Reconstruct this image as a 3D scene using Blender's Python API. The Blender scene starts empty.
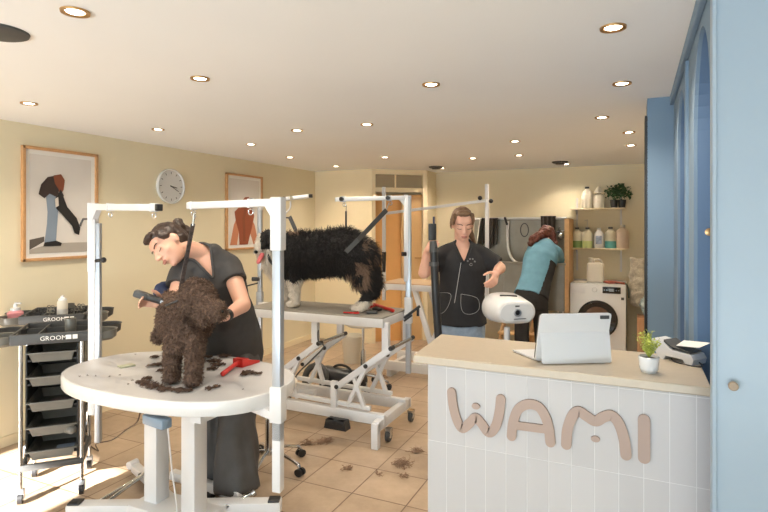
import bpy, bmesh, math, random
import numpy as np
from mathutils import Vector, Matrix, Euler, noise
random.seed(7)
rng = np.random.default_rng(7)
S = bpy.context.scene
COL = S.collection
PI = math.pi
V = Vector

# ------------------------------------------------------------------ camera
CAMH = 1.55; FPX = 540.0; YAW = math.atan(251/540.0); HY = 225.0
cd = bpy.data.cameras.new('camera'); cam = bpy.data.objects.new('camera', cd); COL.objects.link(cam)
cam.location = (0, 0, CAMH); cam.rotation_euler = (PI/2, 0, YAW)
cd.sensor_width = 36; cd.lens = FPX/768*36; cd.shift_y = -(256-HY)/768; cd.clip_start = .02
S.camera = cam
# ------------------------------------------------------------------ view, world
S.view_settings.view_transform = 'Standard'; S.view_settings.look = 'None'
S.view_settings.gamma = 1; S.view_settings.use_curve_mapping = False
S.view_settings.exposure = 0.57
w = bpy.data.worlds.new('world'); S.world = w; w.use_nodes = True
bgn = w.node_tree.nodes['Background']; bgn.inputs[0].default_value = (.80, .88, 1, 1); bgn.inputs[1].default_value = 1.6
# ------------------------------------------------------------------ sun, and area lights added at the assumed shop front
sd = bpy.data.lights.new('sun', 'SUN'); sd.energy = 34.0; sd.angle = math.radians(.6); sd.color = (1, .96, .9)
so = bpy.data.objects.new('sun', sd); COL.objects.link(so)
SUNDIR = V((.01, 1, -.386)).normalized()
so.rotation_euler = SUNDIR.to_track_quat('-Z', 'Y').to_euler(); so.location = (3, -4, 4)
def area(name, loc, rot, sx, sy, e, col):
    l = bpy.data.lights.new(name, 'AREA'); l.shape = 'RECTANGLE'; l.size = sx; l.size_y = sy; l.energy = e; l.color = col
    o = bpy.data.objects.new(name, l); COL.objects.link(o); o.location = loc; o.rotation_euler = rot; return o
area('assumed_daylight', (-1.35, -3.3, 1.35), (math.radians(92), 0, 0), 4.8, 1.7, 6, (.90, .96, 1))  # area light added for window light from the assumed shop front
area('added_ceiling_fill', (-1.35, -3.9, .2), (math.radians(90+60), 0, 0), 5.0, 1.4, 310, (.70, .87, 1))   # upward area light added to brighten the ceiling; no pavement is modelled

# ------------------------------------------------------------------ pixel helpers (true depths are always given)
FW = (-math.sin(YAW), math.cos(YAW)); RT = (math.cos(YAW), math.sin(YAW))
def P(px, py, Z):
    X = (px-384)/FPX*Z
    return V((Z*FW[0]+X*RT[0], Z*FW[1]+X*RT[1], CAMH-(py-HY)/FPX*Z))
def ray(px, py):
    X = (px-384)/FPX; return (FW[0]+X*RT[0], FW[1]+X*RT[1], -(py-HY)/FPX)
def onY(px, py, y):
    r = ray(px, py); s = y/r[1]; return V((r[0]*s, y, CAMH+r[2]*s))
def onX(px, py, x):
    r = ray(px, py); s = x/r[0]; return V((x, r[1]*s, CAMH+r[2]*s))
def onZ(px, py, z):
    r = ray(px, py); s = (z-CAMH)/r[2]; return V((r[0]*s, r[1]*s, z))

# ------------------------------------------------------------------ materials
MATS = {}
def mat(name, col, rough=.5, metal=0, nscale=0, namt=.08, bump=0, bscale=200, emit=None, estr=0, trans=0, coat=0, ior=None, sheen=0, sss=0, alpha=1):
    if name in MATS: return MATS[name]
    m = bpy.data.materials.new(name); m.use_nodes = True; nt = m.node_tree; b = nt.nodes['Principled BSDF']
    b.inputs['Roughness'].default_value = rough; b.inputs['Metallic'].default_value = metal
    tc = nt.nodes.new('ShaderNodeTexCoord')
    n = nt.nodes.new('ShaderNodeTexNoise'); n.inputs['Scale'].default_value = nscale or 6; n.inputs['Detail'].default_value = 4
    nt.links.new(tc.outputs['Object'], n.inputs['Vector'])
    r = nt.nodes.new('ShaderNodeValToRGB'); a = namt if nscale else .02
    r.color_ramp.elements[0].color = tuple(c*(1-a) for c in col)+(1,); r.color_ramp.elements[1].color = tuple(min(1, c*(1+a)) for c in col)+(1,)
    r.color_ramp.elements[0].position = .3; r.color_ramp.elements[1].position = .7
    nt.links.new(n.outputs['Fac'], r.inputs['Fac']); nt.links.new(r.outputs['Color'], b.inputs['Base Color'])
    if bump:
        n2 = nt.nodes.new('ShaderNodeTexNoise'); n2.inputs['Scale'].default_value = bscale; nt.links.new(tc.outputs['Object'], n2.inputs['Vector'])
        bp = nt.nodes.new('ShaderNodeBump'); bp.inputs['Strength'].default_value = bump; bp.inputs['Distance'].default_value = .005
        nt.links.new(n2.outputs['Fac'], bp.inputs['Height']); nt.links.new(bp.outputs['Normal'], b.inputs['Normal'])
    if emit: b.inputs['Emission Color'].default_value = emit+(1,); b.inputs['Emission Strength'].default_value = estr
    if trans: b.inputs['Transmission Weight'].default_value = trans
    if coat: b.inputs['Coat Weight'].default_value = coat; b.inputs['Coat Roughness'].default_value = .05
    if ior: b.inputs['IOR'].default_value = ior
    if sss: b.inputs['Subsurface Weight'].default_value = sss; b.inputs['Subsurface Radius'].default_value = (.01, .004, .002); b.inputs['Subsurface Scale'].default_value = .5
    if alpha < 1: b.inputs['Alpha'].default_value = alpha
    MATS[name] = m; return m
def s2l(r, g, b): return tuple(((c/255+.055)/1.055)**2.4 if c > 10 else c/255/12.92 for c in (r, g, b))

M_wall = mat('cream wall paint', s2l(230, 219, 190), .8, nscale=1.5, namt=.02, bump=.05, bscale=120)
M_wallb = mat('pale wall paint', s2l(240, 224, 190), .8, nscale=1.5, namt=.02)
M_ceil = mat('ceiling paint', s2l(244, 244, 244), .85, nscale=1, namt=.015)
M_white = mat('white powder coat', s2l(218, 218, 220), .35)
M_whiteg = mat('white gloss plastic', s2l(222, 222, 222), .22, coat=.3)
M_blue = mat('pale blue paint', s2l(122, 145, 166), .75, nscale=3, namt=.015)
M_bluep = mat('light blue door paint', s2l(148, 164, 177), .4, nscale=3, namt=.015)
M_blued = mat('deep blue paint', s2l(96, 122, 154), .7, nscale=3, namt=.02)
M_brass = mat('brushed brass', s2l(196, 158, 110), .35, 1)
M_black = mat('black plastic', s2l(34, 34, 36), .4)
M_gblack = mat('gloss black', s2l(18, 18, 20), .12, coat=.4)
M_dgrey = mat('dark grey plastic', s2l(72, 72, 72), .5, nscale=20, namt=.06)
M_mgrey = mat('smoky grey plastic', s2l(112, 110, 104), .4, nscale=20, namt=.06)
M_chrome = mat('chrome', s2l(205, 208, 212), .15, 1)
M_steel = mat('stainless steel', s2l(150, 146, 136), .42, .9, nscale=8, namt=.06)
M_alu = mat('brushed aluminium', s2l(176, 182, 190), .35, .55)
M_rub = mat('grey rubber', s2l(90, 90, 90), .7)
M_red = mat('red plastic', s2l(214, 52, 46), .35)
M_oak = mat('light oak', s2l(200, 152, 104), .5, nscale=30, namt=.1)
M_pine = mat('pine wood', s2l(216, 176, 128), .55, nscale=20, namt=.08)
M_skin = mat('skin', s2l(222, 172, 148), .5, nscale=12, namt=.04, sss=.1)
M_lip = mat('lips', s2l(184, 122, 108), .4)
M_lash = mat('eyelashes and brows', s2l(58, 40, 30), .6)
M_eyew = mat('eye white', s2l(225, 215, 208), .3)
M_hair1 = mat('dark brown hair', s2l(58, 42, 34), .45, nscale=60, namt=.35, bump=.3, bscale=120)
M_hair2 = mat('light brown hair', s2l(118, 90, 66), .45, nscale=60, namt=.3, bump=.3, bscale=120)
M_hair3 = mat('auburn hair', s2l(92, 48, 38), .5, nscale=50, namt=.45, bump=.4, bscale=90)
M_tunic = mat('charcoal fabric', s2l(62, 60, 60), .75, nscale=25, namt=.1, bump=.15, bscale=40)
M_trous = mat('charcoal trouser fabric', s2l(72, 70, 70), .6, nscale=14, namt=.16, bump=.5, bscale=14)
M_blk = mat('black fabric', s2l(33, 32, 34), .8, nscale=25, namt=.15, bump=.15, bscale=40)
M_jean = mat('blue denim', s2l(134, 150, 168), .85, nscale=40, namt=.12)
M_teal = mat('teal fabric', s2l(92, 138, 160), .75, nscale=15, namt=.08)
M_brownfur = mat('brown curly fur', s2l(86, 65, 53), .85, nscale=70, namt=.3)
M_brownfur2 = mat('light brown curly fur', s2l(118, 94, 76), .85, nscale=70, namt=.25)
M_bfur = mat('black fur', s2l(36, 33, 33), .7, nscale=50, namt=.3)
M_wfur = mat('white fur', s2l(232, 222, 208), .85, nscale=50, namt=.06)
M_tfur = mat('tan and grey fur', s2l(140, 116, 98), .85, nscale=50, namt=.25)
M_tongue = mat('pink tongue', s2l(214, 110, 112), .4)
M_table2 = mat('grey ribbed rubber mat', s2l(150, 144, 134), .8, nscale=40, namt=.05)
M_letter = mat('taupe lacquer', s2l(168, 146, 134), .5)
M_counter = mat('cream stone counter', s2l(190, 176, 156), .3, nscale=50, namt=.03)
M_paper = mat('white paper', s2l(242, 240, 236), .8)
M_leaf = mat('dark green leaf', s2l(52, 84, 44), .5, nscale=30, namt=.25)
M_leafy = mat('yellow green leaf', s2l(176, 184, 84), .5, nscale=40, namt=.25)
M_card = mat('cardboard', s2l(176, 132, 96), .85)
M_jug = mat('milky plastic', s2l(214, 207, 192), .4)
M_glass = mat('clear glass', (.9, .93, .93), .05, trans=1, ior=1.45)
M_navy = mat('navy fabric', s2l(52, 60, 88), .8)

def brick_mat(name, c1, c2, mortar, bw, rh, msize, off, rough, vert, coat=0, origin=(0, 0, 0), bumpd=.003, noisy=0):
    m = bpy.data.materials.new(name); m.use_nodes = True; nt = m.node_tree; b = nt.nodes['Principled BSDF']; L = nt.links.new
    g = nt.nodes.new('ShaderNodeNewGeometry'); sep = nt.nodes.new('ShaderNodeSeparateXYZ'); L(g.outputs['Position'], sep.inputs[0])
    cmb = nt.nodes.new('ShaderNodeCombineXYZ')
    mp = nt.nodes.new('ShaderNodeMapping'); mp.inputs['Location'].default_value = origin
    if vert: L(sep.outputs['Z'], cmb.inputs['X']); L(sep.outputs['X'], cmb.inputs['Y'])
    else: L(sep.outputs['X'], cmb.inputs['X']); L(sep.outputs['Y'], cmb.inputs['Y'])
    L(cmb.outputs[0], mp.inputs[0])
    br = nt.nodes.new('ShaderNodeTexBrick'); L(mp.outputs[0], br.inputs['Vector'])
    br.offset = off; br.squash = 1; br.inputs['Scale'].default_value = 1
    br.inputs['Brick Width'].default_value = bw; br.inputs['Row Height'].default_value = rh; br.inputs['Mortar Size'].default_value = msize
    br.inputs['Mortar Smooth'].default_value = .2; br.inputs['Bias'].default_value = 0
    br.inputs['Color1'].default_value = c1+(1,); br.inputs['Color2'].default_value = c2+(1,); br.inputs['Mortar'].default_value = mortar+(1,)
    src = br.outputs['Color']
    if noisy:
        n = nt.nodes.new('ShaderNodeTexNoise'); n.inputs['Scale'].default_value = 5; n.inputs['Detail'].default_value = 7; n.inputs['Roughness'].default_value = .65
        L(g.outputs['Position'], n.inputs['Vector'])
        r = nt.nodes.new('ShaderNodeValToRGB'); r.color_ramp.elements[0].position = .35; r.color_ramp.elements[1].position = .68
        r.color_ramp.elements[0].color = (1-noisy, 1-noisy*1.1, 1-noisy*1.3, 1); r.color_ramp.elements[1].color = (1.05, 1.05, 1.05, 1)
        L(n.outputs['Fac'], r.inputs[0]); mx = nt.nodes.new('ShaderNodeMix'); mx.data_type = 'RGBA'; mx.blend_type = 'MULTIPLY'; mx.inputs[0].default_value = 1
        L(src, mx.inputs[6]); L(r.outputs[0], mx.inputs[7]); src = mx.outputs[2]
    L(src, b.inputs['Base Color'])
    b.inputs['Roughness'].default_value = rough
    n3 = nt.nodes.new('ShaderNodeTexNoise'); n3.inputs['Scale'].default_value = 22 if vert else 9; L(g.outputs['Position'], n3.inputs['Vector'])
    mt = nt.nodes.new('ShaderNodeMath'); mt.operation = 'MULTIPLY_ADD'; mt.inputs[1].default_value = -1; L(br.outputs['Fac'], mt.inputs[0])
    m2 = nt.nodes.new('ShaderNodeMath'); m2.operation = 'MULTIPLY'; m2.inputs[1].default_value = .7 if vert else .3; L(n3.outputs['Fac'], m2.inputs[0]); L(m2.outputs[0], mt.inputs[2])
    bp = nt.nodes.new('ShaderNodeBump'); bp.inputs['Strength'].default_value = .6; bp.inputs['Distance'].default_value = bumpd; L(mt.outputs[0], bp.inputs['Height']); L(bp.outputs[0], b.inputs['Normal'])
    if coat: b.inputs['Coat Weight'].default_value = coat; b.inputs['Coat Roughness'].default_value = .04
    return m
M_floor = brick_mat('terracotta floor tiles', s2l(176, 154, 132), s2l(190, 167, 143), s2l(122, 98, 80), .337, .337, .004, 0, .35, False, origin=(.135, .28, 0), noisy=.2)
M_tile = brick_mat('white glazed wall tiles', s2l(188, 186, 187), s2l(195, 193, 194), s2l(212, 211, 211), .285, .075, .0016, 0, .12, True, coat=.5, origin=(.133, .049, 0), bumpd=.0022)

# ------------------------------------------------------------------ mesh builder
def rotz(a): return Matrix.Rotation(a, 3, 'Z')
def frame_from(d):
    d = V(d).normalized(); up = V((0, 0, 1)) if abs(d.z) < .95 else V((1, 0, 0))
    x = up.cross(d).normalized(); y = d.cross(x)
    return Matrix((x, y, d)).transposed()
class MB:
    def __init__(s): s.bm = bmesh.new()
    def _add(s, verts, faces, mi=0):
        vs = [s.bm.verts.new(v) for v in verts]
        for f in faces:
            try:
                ff = s.bm.faces.new([vs[i] for i in f]); ff.material_index = mi
            except ValueError: pass
        return s
    def box(s, c, d, rz=0, bev=0, R=None, mi=0):
        t = bmesh.new(); bmesh.ops.create_cube(t, size=1); R = R or rotz(rz)
        for v in t.verts: v.co = V((v.co.x*d[0], v.co.y*d[1], v.co.z*d[2]))
        if bev: bmesh.ops.bevel(t, geom=t.edges[:], offset=min(bev, min(d)*.45), segments=2, profile=.5, affect='EDGES')
        for v in t.verts: v.co = R @ v.co + V(c)
        s._merge(t, mi); return s
    def _merge(s, t, mi=0):
        t.verts.index_update(); vs = [s.bm.verts.new(v.co) for v in t.verts]
        for f in t.faces:
            ff = s.bm.faces.new([vs[v.index] for v in f.verts]); ff.material_index = mi
        t.free()
    def bar(s, p0, p1, w, h, bev=0, mi=0, up=None):
        p0 = V(p0); p1 = V(p1); d = p1-p0; R = frame_from(d)
        # local z along the bar; x is horizontal
        return s.box((p0+p1)/2, (w, h, d.length), R=R, bev=bev, mi=mi)
    def cyl(s, p0, p1, r0, r1=None, n=16, mi=0):
        r1 = r0 if r1 is None else r1; p0 = V(p0); p1 = V(p1); R = frame_from(p1-p0)
        vs = [p0+R@V((math.cos(2*PI*i/n)*r0, math.sin(2*PI*i/n)*r0, 0)) for i in range(n)]+[p1+R@V((math.cos(2*PI*i/n)*r1, math.sin(2*PI*i/n)*r1, 0)) for i in range(n)]
        return s._add(vs, [(i, (i+1) % n, n+(i+1) % n, n+i) for i in range(n)]+[tuple(range(n-1, -1, -1)), tuple(range(n, 2*n))], mi)
    def sph(s, c, r, R=None, mi=0, n=16, m=10):
        if not hasattr(r, '__len__'): r = (r, r, r)
        R = R or Matrix.Identity(3); t = bmesh.new(); bmesh.ops.create_uvsphere(t, u_segments=n, v_segments=m, radius=1)
        for v in t.verts: v.co = R@V((v.co.x*r[0], v.co.y*r[1], v.co.z*r[2]))+V(c)
        s._merge(t, mi); return s
    def cap(s, p0, p1, r0, r1=None, mi=0, n=14):
        r1 = r0 if r1 is None else r1; s.cyl(p0, p1, r0, r1, n, mi); s.sph(p0, r0, mi=mi, n=n, m=8); s.sph(p1, r1, mi=mi, n=n, m=8); return s
    def tube(s, pts, r, n=8, mi=0, closed=False):
        pts = [V(p) for p in pts]; N = len(pts); rs = r if hasattr(r, '__len__') else [r]*N; vs = []; prev = None
        for i, p in enumerate(pts):
            a = pts[(i-1) % N] if (closed or i > 0) else p; b = pts[(i+1) % N] if (closed or i < N-1) else p
            d = (b-a).normalized()
            if prev is None: R = frame_from(d); x = R.col[0]
            else:
                x = prev-d*prev.dot(d); x = x.normalized() if x.length > 1e-6 else frame_from(d).col[0]
            prev = V(x); y = d.cross(x)
            vs += [p+(x*math.cos(2*PI*k/n)+y*math.sin(2*PI*k/n))*rs[i] for k in range(n)]
        fs = [(i*n+k, i*n+(k+1) % n, ((i+1) % N)*n+(k+1) % n, ((i+1) % N)*n+k) for i in range(N if closed else N-1) for k in range(n)]
        if not closed: fs += [tuple(range(n-1, -1, -1)), tuple(range((N-1)*n, N*n))]
        return s._add(vs, fs, mi)
    def lathe(s, prof, c=(0, 0, 0), n=24, mi=0, R=None, sc=(1, 1)):
        R = R or Matrix.Identity(3); c = V(c); vs = []
        for r, z in prof: vs += [c+R@V((math.cos(2*PI*k/n)*r*sc[0], math.sin(2*PI*k/n)*r*sc[1], z)) for k in range(n)]
        m = len(prof); fs = [(i*n+k, i*n+(k+1) % n, (i+1)*n+(k+1) % n, (i+1)*n+k) for i in range(m-1) for k in range(n)]
        fs += [tuple(range(n-1, -1, -1)), tuple(range((m-1)*n, m*n))]
        return s._add(vs, fs, mi)
    def prism(s, pts, ext, mi=0):   # pts: 3D polygon, ext: extrusion vector
        pts = [V(p) for p in pts]; e = V(ext); n = len(pts)
        return s._add(pts+[p+e for p in pts], [tuple(range(n-1, -1, -1)), tuple(range(n, 2*n))]+[(i, (i+1) % n, n+(i+1) % n, n+i) for i in range(n)], mi)
    def quad(s, a, b, c, d, mi=0): return s._add([V(a), V(b), V(c), V(d)], [(0, 1, 2, 3)], mi)
    def build(s, name, m, parent=None, smooth=35, bevel=0):
        bmesh.ops.recalc_face_normals(s.bm, faces=s.bm.faces[:])
        me = bpy.data.meshes.new(name); s.bm.to_mesh(me); s.bm.free()
        return link(name, me, m, parent, smooth)
def link(name, me, m, parent=None, smooth=35):
    for x in (m if isinstance(m, (list, tuple)) else [m]): me.materials.append(x)
    if smooth:
        me.shade_smooth()
        try: me.set_sharp_from_angle(angle=math.radians(smooth))
        except Exception: pass
    o = bpy.data.objects.new(name, me); COL.objects.link(o)
    if parent is not None:
        o.parent = parent; mw = Matrix.Translation(parent.location)@parent.rotation_euler.to_matrix().to_4x4()
        q = parent
        if parent.parent is not None: mw = Matrix.Identity(4)@world_of(parent)
        o.matrix_parent_inverse = mw.inverted()
    return o
def world_of(o):
    loc = Matrix.Translation(o.location)@o.rotation_euler.to_matrix().to_4x4()
    return loc if o.parent is None else world_of(o.parent)@o.matrix_parent_inverse@loc
def thing(name, label, cat, loc=(0, 0, 0), group=None):
    o = bpy.data.objects.new(name, None); COL.objects.link(o); o.location = loc; o.empty_display_size = .1
    o['label'] = label; o['category'] = cat
    if group: o['group'] = group
    return o
def tag(o, label, cat, group=None, kind=None):
    o['label'] = label; o['category'] = cat
    if group: o['group'] = group
    if kind: o['kind'] = kind
    return o
def struct(o): o['kind'] = 'structure'; return o
def dup(root, loc, rz=0, label=None, sc=None):
    def cp(o, par):
        c = o.copy(); COL.objects.link(c)
        if par is not None: c.parent = par; c.matrix_parent_inverse = o.matrix_parent_inverse.copy()
        for ch in list(o.children): cp(ch, c)
        return c
    r = cp(root, None); r.location = loc; r.rotation_euler = (0, 0, rz)
    if label: r['label'] = label
    if sc: r.scale = (sc, sc, sc) if not hasattr(sc, '__len__') else sc
    return r
def arc(c, r, a0, a1, n, u, v): return [V(c)+V(u)*(r*math.cos(a0+(a1-a0)*i/n))+V(v)*(r*math.sin(a0+(a1-a0)*i/n)) for i in range(n+1)]
def smoothpath(pts, k=6):
    pts = [V(p) for p in pts]; out = []
    for i in range(len(pts)-1):
        p0 = pts[max(i-1, 0)]; p1 = pts[i]; p2 = pts[i+1]; p3 = pts[min(i+2, len(pts)-1)]
        for j in range(k):
            t = j/k; out.append(.5*((2*p1)+(p2-p0)*t+(2*p0-5*p1+4*p2-p3)*t*t+(3*p1-p0-3*p2+p3)*t**3))
    out.append(pts[-1]); return out
def text_mesh(name, txt, size, depth, loc, R, m, parent=None, align='CENTER'):
    cu = bpy.data.curves.new(name, 'FONT'); cu.body = txt; cu.size = size; cu.extrude = depth; cu.align_x = align; cu.resolution_u = 2
    o = bpy.data.objects.new(name, cu); COL.objects.link(o)
    dg = bpy.context.evaluated_depsgraph_get(); me = bpy.data.meshes.new_from_object(o.evaluated_get(dg)); bpy.data.objects.remove(o)
    me.transform(Matrix.Translation(V(loc))@R.to_4x4()); me.materials.clear()
    return link(name, me, m, parent, 0)

# ------------------------------------------------------------------ organic bodies: closed pieces fused into one continuous surface
LOOPS = []
def blob(name, mb, mats, parent, vox=.007, smooth=4, post=None, matf=None, cut=None, thick=0):
    bmesh.ops.recalc_face_normals(mb.bm, faces=mb.bm.faces[:])
    me = bpy.data.meshes.new('tmp'); mb.bm.to_mesh(me); mb.bm.free()
    o = bpy.data.objects.new('tmp', me); COL.objects.link(o)
    r = o.modifiers.new('r', 'REMESH'); r.mode = 'VOXEL'; r.voxel_size = vox
    if smooth: sm = o.modifiers.new('s', 'SMOOTH'); sm.factor = .5; sm.iterations = smooth
    dg = bpy.context.evaluated_depsgraph_get(); m2 = bpy.data.meshes.new_from_object(o.evaluated_get(dg)); bpy.data.objects.remove(o)
    n = len(m2.vertices); co = np.empty(n*3); m2.vertices.foreach_get('co', co); co = co.reshape(-1, 3)
    if post:
        no = np.empty(n*3); m2.vertices.foreach_get('normal', no); co = post(co, no.reshape(-1, 3)); m2.vertices.foreach_set('co', co.ravel()); m2.update()
    if cut:
        bm = bmesh.new(); bm.from_mesh(m2); dl = [f for f in bm.faces if cut(f.calc_center_median())]
        bmesh.ops.delete(bm, geom=dl, context='FACES')
        isl = []; seen = set()
        for v0 in bm.verts:
            if v0 in seen: continue
            st = [v0]; seen.add(v0); g = []
            while st:
                v = st.pop(); g.append(v)
                for e in v.link_edges:
                    u = e.other_vert(v)
                    if u not in seen: seen.add(u); st.append(u)
            isl.append(g)
        big = max(isl, key=len); bmesh.ops.delete(bm, geom=[v for g in isl if g is not big for v in g], context='VERTS')
        be = [e for e in bm.edges if e.is_boundary]; nb_ = {}
        for e in be:
            a, b = e.verts; nb_.setdefault(a, []).append(b); nb_.setdefault(b, []).append(a)
        ring = set(nb_)
        for it in range(30):
            new = {v: v.co*.5+sum((u.co for u in l), V((0, 0, 0)))/len(l)*.5 for v, l in nb_.items() if l}
            for v, c_ in new.items(): v.co = c_
        near = {e.other_vert(v) for v in ring for e in v.link_edges}-ring
        near2 = {e.other_vert(v) for v in near for e in v.link_edges}-ring-near
        for it in range(8):
            for v in list(near)+list(near2):
                l = [e.other_vert(v).co for e in v.link_edges]; v.co = v.co*.5+sum(l, V((0, 0, 0)))/len(l)*.5
        LOOPS.clear(); left = set(ring)
        while left:
            v = left.pop(); path = [v.co.copy()]; cur = v
            while True:
                nx = [u for u in nb_[cur] if u in left]
                if not nx: break
                cur = nx[0]; left.discard(cur); path.append(cur.co.copy())
            if len(path) > 10: LOOPS.append(path)
        bm.to_mesh(m2); bm.free()
    m2.materials.clear()
    if matf:
        k = len(m2.polygons); ce = np.empty(k*3); m2.polygons.foreach_get('center', ce); idx = np.array([matf(V(c)) for c in ce.reshape(-1, 3)], dtype=np.int32)
    ob = link(name, m2, mats, parent, 180)
    if matf: m2.polygons.foreach_set('material_index', idx); m2.update()
    return ob
def fbm(co, s, oct=3):
    return np.array([noise.fractal(V(c)*s, 1.0, 2.0, oct) for c in co])
def fur(name, body, count, length, width, mats, parent, flow=V((0, 0, -1)), lift=.5, matf=None, keep=None, curl=0, lenf=None, seed=1):
    """short tapered locks standing on a body surface, one mesh"""
    r = np.random.default_rng(seed); me = body.data; mw = world_of(body)@Matrix.Identity(4) if body.parent else body.matrix_world
    k = len(me.polygons); ce = np.empty(k*3); me.polygons.foreach_get('center', ce); ce = ce.reshape(-1, 3); no = np.empty(k*3); me.polygons.foreach_get('normal', no); no = no.reshape(-1, 3)
    ar = np.empty(k); me.polygons.foreach_get('area', ar); ids = r.choice(k, size=count, p=ar/ar.sum())
    vs = []; fs = []; mi = []
    for i in ids:
        c = V(ce[i]); n = V(no[i])
        if keep and not keep(c): continue
        fl = flow(c) if callable(flow) else flow
        L = length*(.6+.8*r.random())*(lenf(c) if lenf else 1); wd = width*(.7+.6*r.random())
        d = (n*lift+(fl-n*fl.dot(n))*(1-lift)+V(r.normal(0, .25+curl, 3))*.5).normalized()
        t = n.cross(d); t = t.normalized() if t.length > 1e-4 else frame_from(n).col[0]; t = (t+n*float(r.normal(0, .3))).normalized()
        b = len(vs); q = d.cross(t)
        mid = c+d*L*.5+n*L*.1; tip = c+d*L+fl*L*.15
        vs += [c-t*wd-n*.002, c+t*wd-n*.002, c+q*wd-n*.002, mid-t*wd*.7, mid+t*wd*.7, mid+q*wd*.6, tip]
        fs += [(b, b+1, b+4, b+3), (b+1, b+2, b+5, b+4), (b+2, b, b+3, b+5), (b+3, b+4, b+6), (b+4, b+5, b+6), (b+5, b+3, b+6)]
        mi += [matf(c) if matf else 0]*6
    m2 = bpy.data.meshes.new(name); m2.from_pydata([tuple(v) for v in vs], [], fs); m2.polygons.foreach_set('material_index', mi)
    o = link(name, m2, mats, parent, 0); m2.shade_smooth(); return o
# ================================================================== STRUCTURE
H = 2.285
XL = -4.0; YB = 7.2; YA = 6.35; YD = 6.84; YF = -3.2; XR = 1.25
xa = onY(372, 260, YA).x; xd = onY(427, 260, YD).x
struct(MB().box((-1.3, 2.05, -.05), (5.8, 10.9, .1)).build('floor', M_floor, smooth=0))
struct(MB().box((-1.3, 2.05, H+.05), (5.8, 10.9, .1)).build('ceiling', M_ceil, smooth=0))
struct(MB().box((XL-.05, 1.75, H/2), (.1, 10.3, H)).build('wall_left', M_wall, smooth=0))
struct(MB().box(((XL+xa)/2, YA+.05, H/2), (xa-XL, .1, H)).build('wall_back_left', M_wallb, smooth=0))
struct(MB().box(((xd+.7)/2, YB+.05, H/2), (.7-xd, .1, H)).build('wall_back', M_wall, smooth=0))
xd = onY(427, 260, 6.84).x
struct(MB().box((xd-.04, (6.86+YB)/2, H/2), (.08, YB-6.86, H)).build('wall_doorway_side', M_wallb, smooth=0))
struct(MB().box((.5, 5.35, H/2), (.1, 3.7, H)).build('wall_back_right', M_wall, smooth=0))
struct(MB().box((XR+.05, -.75, H/2), (.1, 4.9, H)).build('wall_right', M_wall, smooth=0))
m = MB()   # assumed shop front wall with glazed opening, unseen behind the camera
m.box((-1.375, YF-.05, .06), (5.25, .1, .12)); m.box((-1.375, YF-.05, 2.245), (5.25, .1, .08))
m.box((-3.97, YF-.05, 1.2), (.06, .1, 2.2)); m.box((1.2, YF-.05, 1.2), (.1, .1, 2.2)); m.box((-2.70, YF-.05, 1.2), (.5, .1, 2.2)); m.box((-.4, YF-.05, 1.2), (.08, .1, 2.2))  # the wide pier is added out of view to shade the floor behind it
struct(m.build('wall_front', M_white, smooth=0))
struct(MB().box((2.3, -9, 3), (10.4, .4, 8)).build('wall_sun_blocker', M_wallb, smooth=0))  # unseen wall, added to keep the sun out of the right-hand panes
# doorway wall at the back, set at an angle: casing, transom window, sliding doors
DA = V((xa, YA, 0)); rr = ray(427, 200); DB = V((rr[0]/rr[1]*6.84, 6.84, 0)); DU = (DB-DA).normalized(); DN = V((-DU.y, DU.x, 0)); DW = (DB-DA).length
if DN.y < 0: DN = -DN
DR = Matrix((DU, DN, V((0, 0, 1)))).transposed()
def DP(u, v, z): return DA+DU*u+DN*v+V((0, 0, z))
def dz(px, py):
    r = ray(px, py); s = (DA.dot(DN))/(r[0]*DN.x+r[1]*DN.y); return CAMH+r[2]*s
zt = dz(400, 191.5); zt1 = dz(400, 188.5); zt2 = dz(400, 174.5)
m = MB(); m.box(DP(.02, .04, H/2), (.05, .1, H), R=DR); m.box(DP(DW-.03, .04, H/2), (.06, .1, H), R=DR)
m.box(DP(DW/2, .04, (zt2+H)/2), (DW, .08, H-zt2), R=DR); m.box(DP(DW/2, .04, (zt+zt1)/2), (DW, .09, abs(zt-zt1)+.02), R=DR)
struct(m.build('trim_1', M_wallb, smooth=0))
wn = struct(MB().box(DP(DW/2, .05, (zt1+zt2)/2), (DW-.1, .015, zt2-zt1), R=DR).build('window_1', mat('smoked glass', s2l(176, 164, 140), .15, .5), smooth=0))
fr = MB()
for k in (0, .42, 1): fr.box(DP(.045+(DW-.09)*k, .035, (zt1+zt2)/2), (.02, .02, zt2-zt1), R=DR)
fr.build('window_frame', M_wallb, wn, 0)
zs = dz(400, 193)
struct(MB().box(DP(DW*.36, .10, (zs-.03)/2), (DW*.66, .03, zs-.03), R=DR).build('door_1', mat('orange wood veneer', s2l(222, 168, 104), .5, nscale=4, namt=.05), smooth=0))
d2 = struct(MB().box(DP(DW*.76, .06, (zs-.03)/2), (DW*.42, .03, zs-.03), R=DR).build('door_2', mat('tan wood veneer', s2l(212, 174, 124), .5, nscale=4, namt=.05), smooth=0))
MB().box(DP(DW*.85, .035, dz(417, 258)), (.09, .02, .02), R=DR, bev=.004).build('door_handle', M_brass, d2)
struct(MB().box(DP(DW/2+.02, .17, H/2), (DW+.1, .04, H), R=DR).build('wall_doorway', M_wall, smooth=0))
struct(MB().box(DP(DW/2, .045, zs-.035), (DW-.1, .03, .035), R=DR).build('trim_2', M_brass, smooth=0))
struct(MB().box((XL+.006, 1.6, .035), (.012, 9.4, .07)).build('baseboard_left', M_wallb, smooth=0))
struct(MB().box(((XL+xa)/2, YA-.006, .035), (xa-XL, .012, .07)).build('baseboard_back', M_wallb, smooth=0))

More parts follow.
